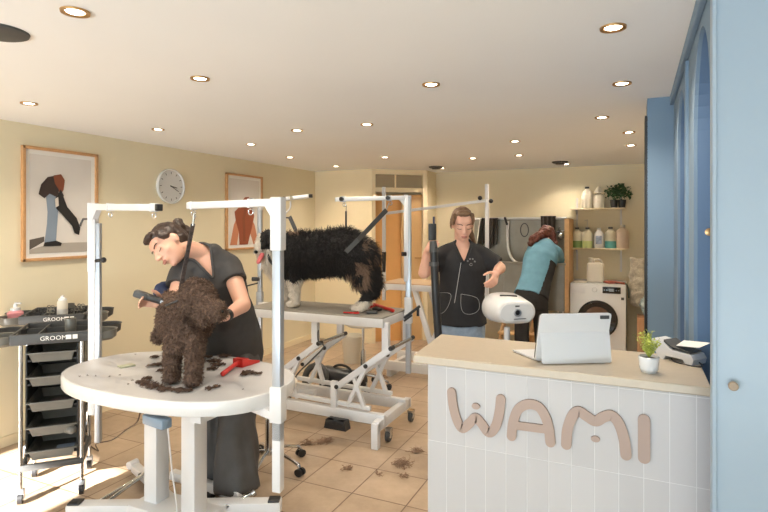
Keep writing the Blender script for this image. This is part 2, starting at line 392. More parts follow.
# blue joinery on the right: arched niche wall, return column, near door
def arch_wall(name, x, y0, y1, z1, arches, depth, m):
    """wall in the plane x facing -x, with arched openings [(yc, half, ztop, zbot)], given real thickness"""
    mb = MB(); xs = [x, x+depth]
    segs = sorted(arches, key=lambda a: a[0]); prev = y0
    for yc, hw, zt, zb in segs:
        mb.box((x+depth/2, (prev+yc-hw)/2, z1/2), (depth, yc-hw-prev, z1)); prev = yc+hw
        if zb > 0: mb.box((x+depth/2, yc, zb/2), (depth, 2*hw, zb))
        N = 24; hh = hw*1.0; R = .0
        rise = hw*1.4
        pts = [(yc-hw*math.cos(PI*i/N), zt-rise+rise*math.sin(PI*i/N)) for i in range(N+1)]
        for i in range(N):
            a, b = pts[i], pts[i+1]
            mb.prism([(x, a[0], a[1]), (x, b[0], b[1]), (x, b[0], z1), (x, a[0], z1)], (depth, 0, 0))
    mb.box((x+depth/2, (prev+y1)/2, z1/2), (depth, y1-prev, z1))
    return mb.build(name, m, smooth=30)
XW = .2
ARCH = [(2.08, .25, 2.205, .3), (2.945, .235, 2.195, .3)]
struct(arch_wall('wall_blue', XW, 1.725, 3.5, H, ARCH, .012, M_blue))
struct(arch_wall('wall_niche', XW+.012, 1.725, 3.5, H, [(a, b-.004, c-.004, d+.004) for a, b, c, d in ARCH], .25, M_blued))
struct(MB().box((XW+.28, 2.6, H/2), (.03, 1.76, H)).build('wall_niche_back', M_blued, smooth=0))
struct(MB().box((.16, 3.62, (H)/2), (.19, .26, H)).build('wall_column', M_blue, smooth=0))
m = MB(); m.box((.06, 3.6, 1.09), (.016, .22, 2.19)); struct(m.build('trim_3', M_black, smooth=0))
m = MB(); m.box((XW-.010, 2.61, H-.025), (.020, 1.78, .05), bev=.004); m.box((XW-.006, 2.56, H/2-.03), (.012, .05, H-.06)); struct(m.build('trim_4', M_blue, smooth=0))
dr = MB().box((.187+.525, 1.705, H/2), (1.05, .04, H-.004), bev=.004).build('door_3', M_bluep, smooth=30); struct(dr)
kp = onY(732, 384, 1.685)
m = MB(); m.lathe([(.006, 0), (.006, .012), (.0115, .016), (.012, .024), (.009, .027)], kp, R=Matrix.Rotation(PI/2, 3, 'X')); m.build('door_knob', mat('bronze knob', s2l(150, 132, 112), .5), dr)
m = MB(); m.box((.193, 1.683, H/2), (.008, .006, H-.02)); m.build('edge_bead', M_bluep, dr)
kn = onY(708.5, 232, 2.325); m = MB(); m.lathe([(.005, 0), (.005, .01), (.013, .012), (.014, .022), (.008, .024)], kn, R=Matrix.Rotation(PI/2, 3, 'X'))
tag(m.build('door_knob', M_brass), 'small round brass knob inside the tall blue arched niche', 'knob')

# ================================================================== CEILING FITTINGS
LIGHTS = [(-1.744, 1.235, 'nearest of all at the upper left'), (-1.972, 2.061, 'the one over the front left grooming table'),
 (-.074, 2.176, 'nearest one on the right side of the ceiling'), (-.964, 2.656, 'large one in the middle of the ceiling'),
 (-3.311, 2.049, 'just above the large framed picture, nearest the left wall'), (-3.312, 3.02, 'near the left wall, above the wall clock'),
 (-2.371, 3.505, 'in line with the black and white dog, above its head'), (-3.16, 3.935, 'small, near the left wall above the second framed picture'),
 (-1.769, 3.511, 'above the rump of the black and white dog'), (-3.382, 4.865, 'third back along the left wall'), (-3.378, 5.848, 'by the back left corner, above the pale wall panel'),
 (-.061, 3.054, 'second back along the right side, beside the blue arches'), (-.204, 3.958, 'third back along the right side'), (-.043, 4.686, 'fourth back on the right by the blue column'),
 (-.033, 5.456, 'fifth back on the right by the blue column'), (-.952, 4.768, 'above the centre of the room, before the dog bath'), (-1.105, 5.739, 'above the dog bath, behind the central one'),
 (-1.612, 5.783, 'above the head of the woman holding the hose'), (-2.45, 5.297, 'above the white table frame at the rear'), (-2.249, 6.60, 'tiny, next to the black vent by the doorway'),
 (-.748, 6.80, 'tiny, next to the black vent over the shelves')]
proto = thing('downlight', 'x', 'ceiling light', (0, 0, 0), 'recessed ceiling lights')
m = MB(); m.lathe([(.030, -.001), (.033, -.006), (.046, -.008), (.047, -.001)], n=28); m.build('rim', M_brass, proto)
m = MB(); m.lathe([(.001, -.004), (.028, -.004), (.031, -.001)], n=24); m.build('lamp', mat('lit lamp', (1, .9, .75), emit=(1, .86, .66), estr=14), proto)
for i, (x, y, tx) in enumerate(LIGHTS):
    o = proto if i == 0 else dup(proto, (0, 0, 0))
    o.location = (x, y, H); o['label'] = 'brass-rimmed ceiling light, '+tx
    l = bpy.data.lights.new('downlight_beam', 'SPOT'); l.energy = 19; l.spot_size = math.radians(135); l.spot_blend = .9; l.color = (1, .87, .70); l.shadow_soft_size = .03
    q = bpy.data.objects.new('downlight_beam', l); COL.objects.link(q); q.location = (x, y, H-.02)
m = MB(); m.lathe([(.001, -.012), (.085, -.014), (.1, -.008), (.103, 0), (.001, 0)], (-2.19, 1.24, H), n=36); tag(m.build('ceiling_speaker', M_dgrey), 'round dark grey ceiling speaker at the upper left edge', 'speaker')
for x, y, tx in ((-2.275, 6.45, 'small round black ceiling vent above the doorway casing'), (-.79, 6.55, 'small round black ceiling vent before the shelves')):
    m = MB(); m.lathe([(.001, -.02), (.07, -.02), (.09, -.01), (.092, 0), (.001, 0)], (x, y, H), n=28); m.lathe([(.001, -.028), (.05, -.03), (.055, -.02)], (x, y, H), n=20); tag(m.build('ceiling_vent', M_black), tx, 'vent', 'black ceiling vents')

# ================================================================== LEFT WALL
def picture(y0, y1, z0, z1, label, art):
    yc = (y0+y1)/2; zc = (z0+z1)/2; X = XL
    r = thing('framed_picture', label, 'picture', (X, yc, z0)); fw = .022
    m = MB()
    for a, b in (((X+.015, yc, z0+fw/2), (.03, y1-y0, fw)), ((X+.015, yc, z1-fw/2), (.03, y1-y0, fw)), ((X+.015, y0+fw/2, zc), (.03, fw, z1-z0)), ((X+.015, y1-fw/2, zc), (.03, fw, z1-z0))): m.box(a, b, bev=.003)
    m.build('frame', M_oak, r)
    MB().box((X+.006, yc, zc), (.01, y1-y0-2*fw, z1-z0-2*fw)).build('mount', M_paper, r, 0)
    art(r, X+.0125, y0+.055, y1-.055, z0+.055, z1-.055); return r
def flat(r, name, x, pts, m, dx=.0012):
    mb = MB(); mb.prism([(x, a, b) for a, b in pts], (dx, 0, 0)); return mb.build(name, m, r, 0)
def art1(r, x, y0, y1, z0, z1):
    L = lambda u, v: (y0+(y1-y0)*u, z0+(z1-z0)*v)
    g = lambda *p: [L(*q) for q in p]
    flat(r, 'print_background', x, g((0, 0), (1, 0), (1, 1), (0, 1)), mat('print grey', s2l(222, 216, 210), .6))
    flat(r, 'print_floor', x+.0013, g((0, 0), (1, 0), (1, .1), (.35, .1), (0, .04)), mat('print floor', s2l(176, 168, 158), .6))
    flat(r, 'print_skirting', x+.0013, g((0, .04), (.22, .12), (.22, .17), (0, .14)), mat('print skirting', s2l(92, 84, 78), .6))
    flat(r, 'print_jeans', x+.0026, g((.24, .62), (.42, .62), (.44, .46), (.40, .1), (.22, .1), (.26, .3), (.27, .42)), mat('print denim', s2l(136, 150, 166), .6))
    flat(r, 'print_jacket', x+.0038, g((.13, .60), (.17, .70), (.27, .78), (.40, .80), (.46, .72), (.44, .62), (.40, .58), (.30, .61), (.22, .56)), mat('print jacket', s2l(60, 46, 42), .6))
    flat(r, 'print_hair', x+.005, g((.36, .80), (.48, .82), (.54, .76), (.52, .66), (.46, .58), (.44, .66), (.38, .72)), mat('print hair', s2l(132, 72, 48), .6))
    flat(r, 'print_shoes', x+.005, g((.20, .07), (.48, .07), (.49, .10), (.40, .125), (.22, .11)), mat('print black', s2l(34, 32, 32), .6))
    flat(r, 'print_dog', x+.0062, g((.38, .56), (.44, .62), (.52, .58), (.58, .48), (.74, .36), (.80, .26), (.78, .18), (.70, .20), (.66, .28), (.52, .38), (.40, .46)), mat('print black', s2l(34, 32, 32), .6))
    flat(r, 'print_dog_head', x+.0074, g((.42, .60), (.47, .66), (.52, .60), (.50, .53), (.44, .54)), mat('print black', s2l(34, 32, 32), .6))
    flat(r, 'print_dog_chest', x+.0074, g((.38, .56), (.43, .58), (.44, .49), (.39, .47)), mat('print white', s2l(226, 216, 204), .6))
picture(2.415, 3.015, 1.285, 2.125, 'large oak-framed picture of a bent person with a small dog, left of the clock', art1)
def art2(r, x, y0, y1, z0, z1):
    L = lambda u, v: (y0+(y1-y0)*u, z0+(z1-z0)*v); g = lambda *p: [L(*q) for q in p]
    flat(r, 'print_background', x, g((0, 0), (1, 0), (1, 1), (0, 1)), mat('print grey', s2l(222, 216, 210), .6))
    sk = mat('print skin', s2l(196, 130, 98), .6)
    flat(r, 'print_left_arm', x+.0013, g((.02, 0), (.24, 0), (.34, .34), (.24, .42), (.14, .30)), sk)
    flat(r, 'print_right_arm', x+.0013, g((.98, 0), (.80, 0), (.60, .30), (.72, .42), (.84, .30)), sk)
    flat(r, 'print_hair', x+.0026, g((.42, .68), (.5, .73), (.62, .74), (.74, .68), (.76, .56), (.82, .44), (.74, .26), (.66, .12), (.6, 0), (.32, 0), (.30, .20), (.20, .36), (.16, .50), (.28, .56)), mat('print auburn', s2l(148, 78, 52), .6))
    flat(r, 'print_hair_strands', x+.0038, g((.45, .05), (.52, .05), (.5, .4), (.58, .62), (.5, .6), (.42, .4)), mat('print hair', s2l(112, 60, 42), .6))
picture(4.545, 5.165, 1.275, 2.115, 'oak-framed picture of a person with long auburn hair, right of the clock', art2)
ck = thing('wall_clock', 'round white wall clock on the cream wall between the two pictures', 'clock', (XL, 3.78, 1.915))
RY = Matrix.Rotation(PI/2, 3, 'Y')
m = MB(); m.lathe([(.001, 0), (.158, 0), (.165, .01), (.165, .035), (.158, .04), (.15, .036), (.148, .026), (.001, .026)], (XL, 3.78, 1.915), n=48, R=RY); m.build('case', M_whiteg, ck)
m = MB()
for k in range(12):
    a = k*PI/6; c = V((XL+.0275, 3.78+.125*math.sin(a), 1.915+.125*math.cos(a))); m.box(c, (.002, .006, .02), R=Matrix.Rotation(-a, 3, 'X'))
m.build('hour_marks', M_dgrey, ck, 0)
for nm, a, L, wd in (('hour_hand', math.radians(100), .07, .008), ('minute_hand', math.radians(118), .10, .005)):
    m = MB(); dv = V((0, math.sin(a), math.cos(a))); c = V((XL+.030, 3.78, 1.915)); m.bar(c-dv*.015, c+dv*L, .003, wd); m.build(nm, M_dgrey, ck, 0)
MB().sph((XL+.031, 3.78, 1.915), .006).build('pin', M_dgrey, ck)

# ================================================================== RECEPTION COUNTER
cx0 = -.724; cx1 = .214; cyf = 1.96; cyb = 2.32
ct = thing('reception_counter', 'reception counter clad in white glazed tiles with cream stone top', 'counter', (cx0, cyf, 0))
MB().box(((cx0+cx1)/2, (cyf+cyb)/2, .51), (cx1-cx0, cyb-cyf, 1.02)).build('tiled_body', M_tile, ct, 0)
bl = onZ(441, 334, 1.05); fl = V((-.774, 1.93, 0))
m = MB(); m.prism([(fl.x, fl.y, 1.02), (cx1, 1.93, 1.02), (cx1, bl.y, 1.02), (bl.x, bl.y, 1.02)], (0, 0, .03))
cs = m.build('countertop', M_counter, ct, 30)
bv = cs.modifiers.new('b', 'BEVEL'); bv.width = .004; bv.segments = 2
# sign letters, strokes measured on the tile face
def letter(ch, strokes, dots, label):
    mb = MB()
    for pl, r in strokes:
        pts = smoothpath([onY(a, b, 1.95) for a, b in pl], 6); n = len(pts)
        L = []; Rr = []
        for i, p in enumerate(pts):
            d = (pts[min(i+1, n-1)]-pts[max(i-1, 0)]); d.y = 0; d.normalize(); nn = V((-d.z, 0, d.x)); L.append(p+nn*r); Rr.append(p-nn*r)
        def ends(p, q, rev):
            d = (p-q); d.y = 0; d.normalize(); nn = V((-d.z, 0, d.x))*(1 if rev else -1); return [p+nn*(r*math.cos(PI*k/10))*1+d*(r*math.sin(PI*k/10)) for k in range(1, 10)]
        c1 = ends(pts[-1], pts[-2], True); c0 = ends(pts[0], pts[1], True)
        dy = .0004 if len(mb.bm.verts) else 0; F_ = lambda q: V((q.x, 1.95+dy, q.z)); B_ = lambda q: V((q.x, 1.9585, q.z)); oc = 10
        for i in range(n-1): mb.quad(F_(L[i]), F_(L[i+1]), F_(Rr[i+1]), F_(Rr[i]))
        for c, e0, e1 in ((c1, L[-1], Rr[-1]), (c0, Rr[0], L[0])): mb._add([F_(q) for q in [e0]+c+[e1]], [tuple(range(len(c)+2))])
        loop = L+c1+Rr[::-1]+c0
        for i in range(len(loop)): a_, b_ = loop[i], loop[(i+1) % len(loop)]; mb.quad(F_(a_), F_(b_), B_(b_), B_(a_))
    bmesh.ops.remove_doubles(mb.bm, verts=mb.bm.verts[:], dist=.00005)
    for (a, b, ra, rb) in dots:
        c = onY(a, b, 1.95); mb.prism([c+V((ra*math.cos(2*PI*k/24), 0, rb*math.sin(2*PI*k/24))) for k in range(24)], (0, .0085, 0))
    o = mb.build('sign_letter', M_letter, None, 30); tag(o, label, 'letter', 'letters on the counter front')
f1 = 666/130.; Z1 = lambda *p: [(430+a/f1, 370+b/f1) for a, b in p]
f2 = 768/170.; Z2 = lambda *p: [(550+a/f2, 390+b/f2) for a, b in p]
letter('W', [(Z1((109, 115), (118, 190), (140, 265), (165, 300), (200, 275), (232, 246), (262, 275), (300, 322), (335, 290), (355, 215), (361, 150)), .0172)], [(430+234/f1, 370+187/f1, .0155, .011)], 'taupe letter W, leftmost letter of the sign on the white tiled counter')
letter('A', [(Z1((417, 340), (425, 270), (450, 205), (500, 177), (555, 190), (590, 240), (608, 300), (616, 372)), .0170), (Z1((428, 284), (510, 295), (600, 306)), .0145)], [], 'taupe letter A, second letter of the sign on the counter')
letter('M', [(Z2((73, 248), (78, 180), (100, 120), (128, 98), (165, 120), (205, 142), (245, 122), (280, 118), (312, 155), (335, 225), (343, 295)), .0172)], [(550+205/f2, 390+223/f2, .0145, .010)], 'taupe letter M, third letter of the sign on the counter')
letter('I', [(Z2((425, 138), (425, 220), (425, 308)), .0185)], [], 'taupe letter I, last letter of the sign on the counter')

# tablet in its white folio case
tb = thing('tablet', 'tablet in white folding case standing on the counter, back towards the viewer', 'tablet', onZ(570, 362, 1.05))
a = onZ(545, 364, 1.052); b = onZ(608, 362.5, 1.052); ex = (b-a).normalized(); ey = V((-ex.y, ex.x, 0))     # ey points away from viewer
c = (a+b)/2; Wt = .262; Ht = .2
def rp(origin, ux, uy, wd, ht, r, th, nrm, cutr=0):
    pts = []
    for (sx, sy, a0) in ((1, 1, 0), (-1, 1, 90), (-1, -1, 180), (1, -1, 270)):
        for k in range(6):
            an = math.radians(a0+k*18); pts.append(origin+ux*(sx*(wd/2-r)+r*math.cos(an))+uy*(ht/2+sy*(ht/2-r)+r*math.sin(an)))
    return pts
lean = V((ey.x*.30, ey.y*.30, .95)).normalized()
nr = ex.cross(lean).normalized()
base = V((c.x, c.y, 1.0525))
lean2 = V((-ey.x*.05, -ey.y*.05, 1)).normalized()
# screen slab leans back away to its own rear, i.e. towards the viewer at its foot
m = MB(); pts = rp(base+ey*.055-ex*.004+V((0, 0, .001)), ex, V((-ey.x*.28, -ey.y*.28, .96)).normalized(), Wt, .185, .012, .01, nr); m.prism(pts, -nr*.0+ey*.009); m.build('tablet_body', M_dgrey, tb)
m = MB(); up2 = V((ey.x*.16, ey.y*.16, .98)).normalized(); pts = rp(base, ex, up2, Wt*.99, .168, .008, .01, nr); 
m.prism(pts, -ey*.004); m.build('case_back', M_white, tb)
m = MB(); upb = V((-ey.x*.28, -ey.y*.28, .96)).normalized(); pts = rp(base+ey*.045-ex*.004, ex, upb, Wt*1.01, .187, .012, .01, nr); m.prism(pts, ey*.008); cb = m.build('case_panel', M_white, tb)
tp = base+ey*.040-ex*.004+upb*.172+ex*.105; m = MB(); m.bar(tp-ex*.016, tp+ex*.016, .005, .012); m.build('camera_cutout', M_dgrey, tb)
m = MB(); ky = onZ(515, 349, 1.052); m.prism([base+ey*.05-ex*.13, base+ey*.05+ex*.1, base+ey*.20+ex*.0-ex*.02, base+ey*.20-ex*.17], (0, 0, .006)); m.build('keyboard_flap', M_white, tb)

# small plant
pp = onZ(649, 372, 1.05); pp.z = 1.05
pl = thing('potted_plant', 'small yellow-green plant in white pot on the counter', 'plant', pp)
m = MB(); m.lathe([(.001, 0), (.024, 0), (.029, .012), (.033, .052), (.030, .054), (.028, .046), (.001, .044)], pp, n=28); m.build('pot', M_whiteg, pl)
MB().lathe([(.001, .044), (.028, .046), (.001, .05)], pp, n=16).build('soil', mat('soil', s2l(70, 50, 36), .9), pl)
m = MB(); r2 = random.Random(3)
for k in range(46):
    a_ = r2.random()*2*PI; t = r2.random()*.7; d = V((math.cos(a_)*t, math.sin(a_)*t, 1)).normalized(); L = .05+.045*r2.random(); p0 = pp+V((0, 0, .048)); p1 = p0+d*L
    m.cyl(p0, p1, .0009, .0006, 5)
    for j in range(6):
        q = p0+d*L*(.3+.14*j); e = V((r2.uniform(-1, 1), r2.uniform(-1, 1), r2.uniform(-.1, .8))).normalized(); s_ = .011
        sd_ = e.cross(d).normalized()*.0035; m.prism([q, q+e*s_*.5+sd_, q+e*s_, q+e*s_*.5-sd_], e.cross(sd_).normalized()*.0006)
m.build('foliage', M_leafy, pl, 0)

# payment terminal with paper
tc_ = onZ(684, 361, 1.05); tm = thing('card_terminal', 'white payment terminal with grey keypad and paper slip on the counter', 'payment terminal', tc_)
ux = V((.80, -.60, 0)).normalized(); uy = V((.60, .80, 0)); up = V((0, 0, 1))
def TP(u, v, z): return tc_+ux*u+uy*v+up*z
m = MB(); R_ = Matrix((ux, uy, up)).transposed()
m.prism([TP(-.075, -.04, 0), TP(-.055, -.04, 0), TP(-.045, -.04, .014), TP(.02, -.04, .014), TP(.03, -.04, 0), TP(.055, -.04, 0), TP(.06, -.04, .02), TP(.05, -.04, .036), TP(-.02, -.04, .04), TP(-.055, -.04, .064), TP(-.10, -.04, .07), TP(-.105, -.04, .06)], uy*.08)
m.build('body', M_white, tm)
m = MB(); m.prism([TP(-.05, -.034, .066), TP(-.018, -.034, .046), TP(.045, -.034, .04), TP(.045, .034, .04), TP(-.018, .034, .05), TP(-.05, .034, .068)], (0, 0, .004)); m.prism([TP(-.055, -.037, .0645), TP(-.018, -.037, .0425), TP(-.018, .037, .0425), TP(-.055, .037, .0645)], up*.008); m.build('keypad', M_dgrey, tm)
m = MB(); m.prism([TP(-.01, -.03, .058), TP(.075, -.03, .066), TP(.08, .03, .078), TP(-.02, .03, .068)], (0, 0, .0015)); m.build('paper_slip', M_paper, tm, 0)
m = MB(); m.tube(smoothpath([TP(.05, .0, .01), TP(.075, -.01, .003), TP(.085, -.04, .003), TP(.06, -.055, .003), TP(.0, -.05, .003), TP(-.03, -.03, .005)], 5), .002, 6); m.build('cable', M_black, tm)

# ================================================================== FRONT GROOMING TABLE
def square_post(mb, x, y, z0, z1, w, rz=0, mi=0): mb.box((x, y, (z0+z1)/2), (w, w, z1-z0), rz=rz, bev=.004, mi=mi)
def arm_bits(root, a, b, w, m_, side, cap=True, kn='knob'):
    """horizontal restraint arm from a (at post) to b, gusset, end cap"""
    a = V(a); b = V(b); d = (b-a).normalized()
    MB().bar(a-d*.02, b, w, w, bev=.004).build('arm', m_, root)
    mb = MB(); n_ = V((-d.y, d.x, 0))*w*.42
    p = a+d*w*.3-V((0, 0, w*.4)); mb.prism([p-n_, p+d*.065-n_, p-V((0, 0, .075))-n_], n_*2); mb.build('gusset', m_, root)
    if cap: MB().bar(b-d*.001, b+d*.018, w*.95, w*.95, bev=.004).build('end_cap', M_black, root)
def ring_eye(root, p, m_=None, r=.013):
    mb = MB(); mb.tube([V(p)+V((r*math.cos(t*PI/9), 0, -r-.004+r*math.sin(t*PI/9)))for t in range(18)], .0028, 8, closed=True); mb.box(V(p)+V((0, 0, .018)), (.012, .055, .05), bev=.003) if 0 else None
    mb.build('ring', m_ or M_chrome, root)
T1 = V((-2.12, 2.05, 0)); ZT = .80
t1 = thing('grooming_table', 'white oval grooming table on two columns, nearest one with the brown dog', 'grooming table', T1)
def superell(cx, cy, a, b, n, N=72):
    return [(cx+a*math.copysign(abs(math.cos(2*PI*k/N))**(2/n), math.cos(2*PI*k/N)), cy+b*math.copysign(abs(math.sin(2*PI*k/N))**(2/n), math.sin(2*PI*k/N))) for k in range(N)]
m = MB(); rings = []
for (ins, z) in ((.02, ZT-.066), (.004, ZT-.064), (0, ZT-.058), (0, ZT-.008), (.003, ZT-.002), (.009, ZT)):
    rings.append([V((x, y, z)) for x, y in superell(T1.x+.005, T1.y, .635-ins, .385-ins, 2.45)])
n = 72; vs = [v for r_ in rings for v in r_]; fs = [(i*n+k, i*n+(k+1) % n, (i+1)*n+(k+1) % n, (i+1)*n+k) for i in range(5) for k in range(n)]+[tuple(range(n)), tuple(range(5*n, 6*n))]
m._add(vs, fs); m.build('tabletop', M_whiteg, t1)
m = MB(); m._add([V((x, y, ZT+.0005)) for x, y in superell(T1.x+.005, T1.y, .622, .372, 2.45)], [tuple(range(72))]); lam = m.build('top_laminate', mat('pale grey laminate', s2l(192, 190, 190), .4, nscale=8, namt=.03), t1)
for (x, y, zb) in ((-2.29, 2.08, .1), (-2.01, 2.06, .1)):
    m = MB(); square_post(m, x, y, zb, .70, .088); m.build('column', M_white, t1)
    m = MB(); square_post(m, x, y, .52, .736, .074); m.build('inner_column', M_whiteg, t1)
m = MB()
m.box((T1.x-.02, 2.07, .705), (.62, .12, .05)); m.box((-2.45, 2.05, .705), (.06, .5, .05)); m.box((-1.75, 2.05, .705), (.06, .5, .05)); m.build('top_frame', M_white, t1)
fa = onZ(69, 503, .10); fb = onZ(281, 500, .10); fdir = (fb-fa).normalized(); fn = V((-fdir.y, fdir.x, 0))
m = MB(); m.bar(fa+V((0, 0, -.035)), fb+V((0, 0, -.035)), .075, .07, bev=.004); m.build('base_beam', M_white, t1)
m = MB(); ctr = V((-2.15, 2.07, .065))
for e in (fa+fdir*.30, fb-fdir*.26): m.bar(e+V((0, 0, -.035)), ctr+V((0, 0, 0)), .07, .065, bev=.004)
m.box(ctr, (.46, .2, .08), bev=.01); m.build('base_plate', M_white, t1)
fa2 = V((-2.72, 2.40, .1)); fb2 = V((-1.76, 2.46, .1))
fa2 = P(140, 468, 3.25); fa2.z = .09
m = MB(); m.bar(ctr+V((-.1, .08, 0)), P(135, 467, 3.35), .05, .045, bev=.004); m.build('rear_leg', M_white, t1)
m = MB(); q0 = P(172, 474, 3.15); q1 = P(240, 496, 2.98); m.bar(q0, q1, .045, .05, bev=.004); m.build('rear_leg', M_white, t1)
for px, py, Z in ((133, 464, 3.36), (238, 494, 2.97)):
    c = P(px, py, Z); m = MB(); m.cyl(c+V((0, -.03, 0)), c+V((0, .03, 0)), .024, n=20); m.build('lever_joint', M_white, t1)
for (a, b) in (((96, 503, 2.86), (140, 477, 3.2)), ((104, 504, 2.86), (150, 470, 3.25)), ((226, 507, 2.8), (252, 494, 2.93))):
    m = MB(); m.cyl(P(*a), P(*b), .011, n=12); m.cyl(P(*b)-V((0, 0, .0)), P(*b)+V((.01, .012, .01)), .02, n=12); m.build('lift_rod', M_chrome, t1)
for p in (fa, fb):
    MB().box(p+fdir*(.035 if p is fa else -.035)+V((0, 0, .004)), (.06, .06, .012), rz=math.atan2(fdir.y, fdir.x), bev=.003).build('foot_cap', M_black, t1)
c = onY(130, 407, 1.78); m = MB()
cb_ = onY(157, 414, 1.71); m = MB(); m.box((cb_.x, cb_.y, ZT-.10), (.145, .05, .042), bev=.006, rz=-.15); cbx = m.build('control_box', mat('grey blue plastic', s2l(120, 140, 160), .35), t1)
MB().box((cb_.x+.042, cb_.y-.022, ZT-.10), (.05, .018, .036), rz=-.15, bev=.003).build('button_panel', M_dgrey, cbx)
for px in (112, 128):
    q = onY(px, 404, 1.80); MB().box((q.x, q.y, ZT-.07), (.05, .03, .012), bev=.003).build('clip', M_white, t1)
# cables of the table
m = MB(); m.tube(smoothpath([P(141, 408, 2.6), P(137, 422, 2.65), P(126, 430, 2.9), P(112, 440, 3.2), P(96, 444, 3.4), V((-3.3, 2.5, .02)), V((-3.6, 2.6, .012))], 6), .004, 6); tag(m.build('power_cable', mat('brown cable', s2l(70, 50, 36), .5)), 'thin dark power cable running from the front grooming table to the wall', 'cable')
m = MB(); m.tube(smoothpath([P(167, 418, 2.55), P(169, 440, 2.6), P(172, 470, 2.62), P(176, 500, 2.62), P(177, 512, 2.62)], 6), .004, 6); m.build('cable', M_white, t1)
# right restraint post
pr = V((-1.40, 1.925, 0)); zt_ = 1.648
m = MB(); square_post(m, pr.x, pr.y, .62, 1.52, .040, .15); m.build('post', M_alu, t1)
m = MB(); square_post(m, pr.x, pr.y, 1.44, zt_+.022, .052, .15); m.build('post_head', M_white, t1)
m = MB(); square_post(m, pr.x, pr.y, .40, .72, .040, .15); m.build('post_foot', M_white, t1)
m = MB(); square_post(m, pr.x, pr.y, .70, .855, .056, .15); m.build('clamp_sleeve', M_white, t1)
m = MB(); m.bar((pr.x-.01, pr.y+.01, .72), (-1.75, 2.05, .72), .05, .035, bev=.003); m.build('clamp_arm', M_white, t1)
ea = onZ(189, 205.8, zt_)
arm_bits(t1, (pr.x, pr.y, zt_), ea, .034, M_white, -1, cap=False)
for px in (194, 253):
    q = V((pr.x, pr.y, zt_)).lerp(ea, (277-px)/(277-189.)); m = MB(); m.bar(q-V((0, 0, 0))-(ea-pr).normalized()*0+V((-.006, 0, 0)), q+V((.006, 0, 0)), .042, .042, bev=.003); sl = m.build('slide_clamp', M_white, t1)
    ring_eye(sl, q-V((0, 0, .022)))
# left restraint post
pl_ = P(93, 225, 3.11); pl_.z = 0; zl = 1.653
m = MB(); square_post(m, pl_.x-.0, pl_.y, 1.28, zl+.024, .046, .45); m.build('post_head', M_white, t1)
m = MB(); square_post(m, pl_.x, pl_.y, .46, 1.30, .040, .45); m.build('post', M_white, t1)
m = MB(); square_post(m, pl_.x+.028, pl_.y+.012, .30, 1.56, .032, .45); m.build('rail', M_alu, t1)
m = MB(); m.cyl(P(95, 261, 3.1), P(102, 260, 3.08), .01, n=12); m.sph(P(103.5, 260, 3.08), .016); m.build('knob', M_black, t1)
m = MB(); m.cyl(P(92, 219, 3.14), P(83, 219, 3.16), .006, n=10); m.cyl(P(83, 219, 3.16), P(80, 226, 3.16), .006, n=10); m.build('crank', M_dgrey, t1)
MB().bar((pl_.x, pl_.y, .72), (-2.6, 2.1, .72), .05, .035, bev=.003).build('clamp_arm', M_white, t1)
el = P(158, 207.5, 2.68)
arm_bits(t1, (pl_.x, pl_.y, zl), el, .036, M_white, 1)
for px in (111, 150):
    q = V((pl_.x, pl_.y, zl)).lerp(el, (px-93)/(158-93.)*1.08); m = MB(); dd = (el-V((pl_.x, pl_.y, zl))).normalized(); m.bar(q-dd*.006, q+dd*.006, .044, .044, bev=.003); sl = m.build('slide_clamp', M_white, t1); ring_eye(sl, q-V((0, 0, .024)))

# things on the table
def clump(name, pts, label, r0=.009, seed=1, mm=None):
    r = random.Random(seed); pts = [(a, b, int(c*2.2) if c > 5 else c, d) for a, b, c, d in pts]; mb = MB()
    for (x, y, n_, sp) in pts:
        for k in range(n_):
            a_ = r.random()*2*PI; d = sp*r.random()**.7; c = V((x+d*math.cos(a_), y+d*math.sin(a_)*.7, ZT+r0*.36+r0*.5*r.random()))
            pts_ = [c+V((r0*math.cos(u+a_)*.8, r0*math.sin(u+a_)*.8, r0*.45*(1+math.sin(2*u+a_)))) for u in [q*.9 for q in range(6)]]
            mb.tube(pts_, [r0*.14, r0*.2, r0*.24, r0*.2, r0*.16, r0*.06], 5)
    o = mb.build(name, mm or M_brownfur, None, 60); tag(o, label, 'dog hair', None, 'stuff'); return o
hp_ = lambda px, py: onZ(px, py, ZT)
def hps(L): return [(hp_(a, b).x, hp_(a, b).y, n_, s_) for a, b, n_, s_ in L]
clump('hair_clippings', hps([(143, 384, 26, .035), (155, 388, 30, .045), (148, 380, 14, .03), (165, 391, 22, .04), (180, 392, 22, .04), (150, 386, 20, .05), (188, 392, 12, .02), (140, 383, 8, .02)]), 'heap of brown dog hair clippings in front of the brown dog', seed=2)
clump('hair_clippings', hps([(158, 366, 22, .035), (162, 372, 18, .03), (155, 358, 12, .03), (150, 367, 7, .02)]), 'loose brown dog hair on the table left of the brown dog', seed=3)
clump('hair_clippings', hps([(214, 362, 30, .045), (224, 357, 24, .04), (232, 353, 18, .035), (212, 370, 18, .03), (218, 366, 24, .04), (206, 358, 20, .04)]), 'brown dog hair piled right of the brown dog behind the red scoop', seed=4)
clump('hair_clippings', hps([(248, 374, 26, .035), (258, 375, 9, .02), (243, 376, 9, .02)]), 'small tuft of brown hair under the red scoop', seed=5)
clump('hair_clippings', hps([(210, 390, 10, .025), (216, 388, 6, .02)]), 'few brown hair wisps right of the dog paws', seed=6)
clump('hair_clippings', hps([(96, 377, 1, .004), (78, 377, 2, .015), (88, 376, 1, .01), (110, 377, 1, .003), (120, 376, 2, .004), (135, 355, 1, .003), (128, 385, 2, .01), (133, 381, 2, .01), (243, 390, 1, .002)]), 'scattered specks of brown hair on the left end of the front table', r0=.005, seed=7)
q = onZ(126.5, 366.5, ZT); MB().box((q.x, q.y, ZT+.004), (.055, .075, .007), rz=-.35, bev=.001).build('x', M_steel)
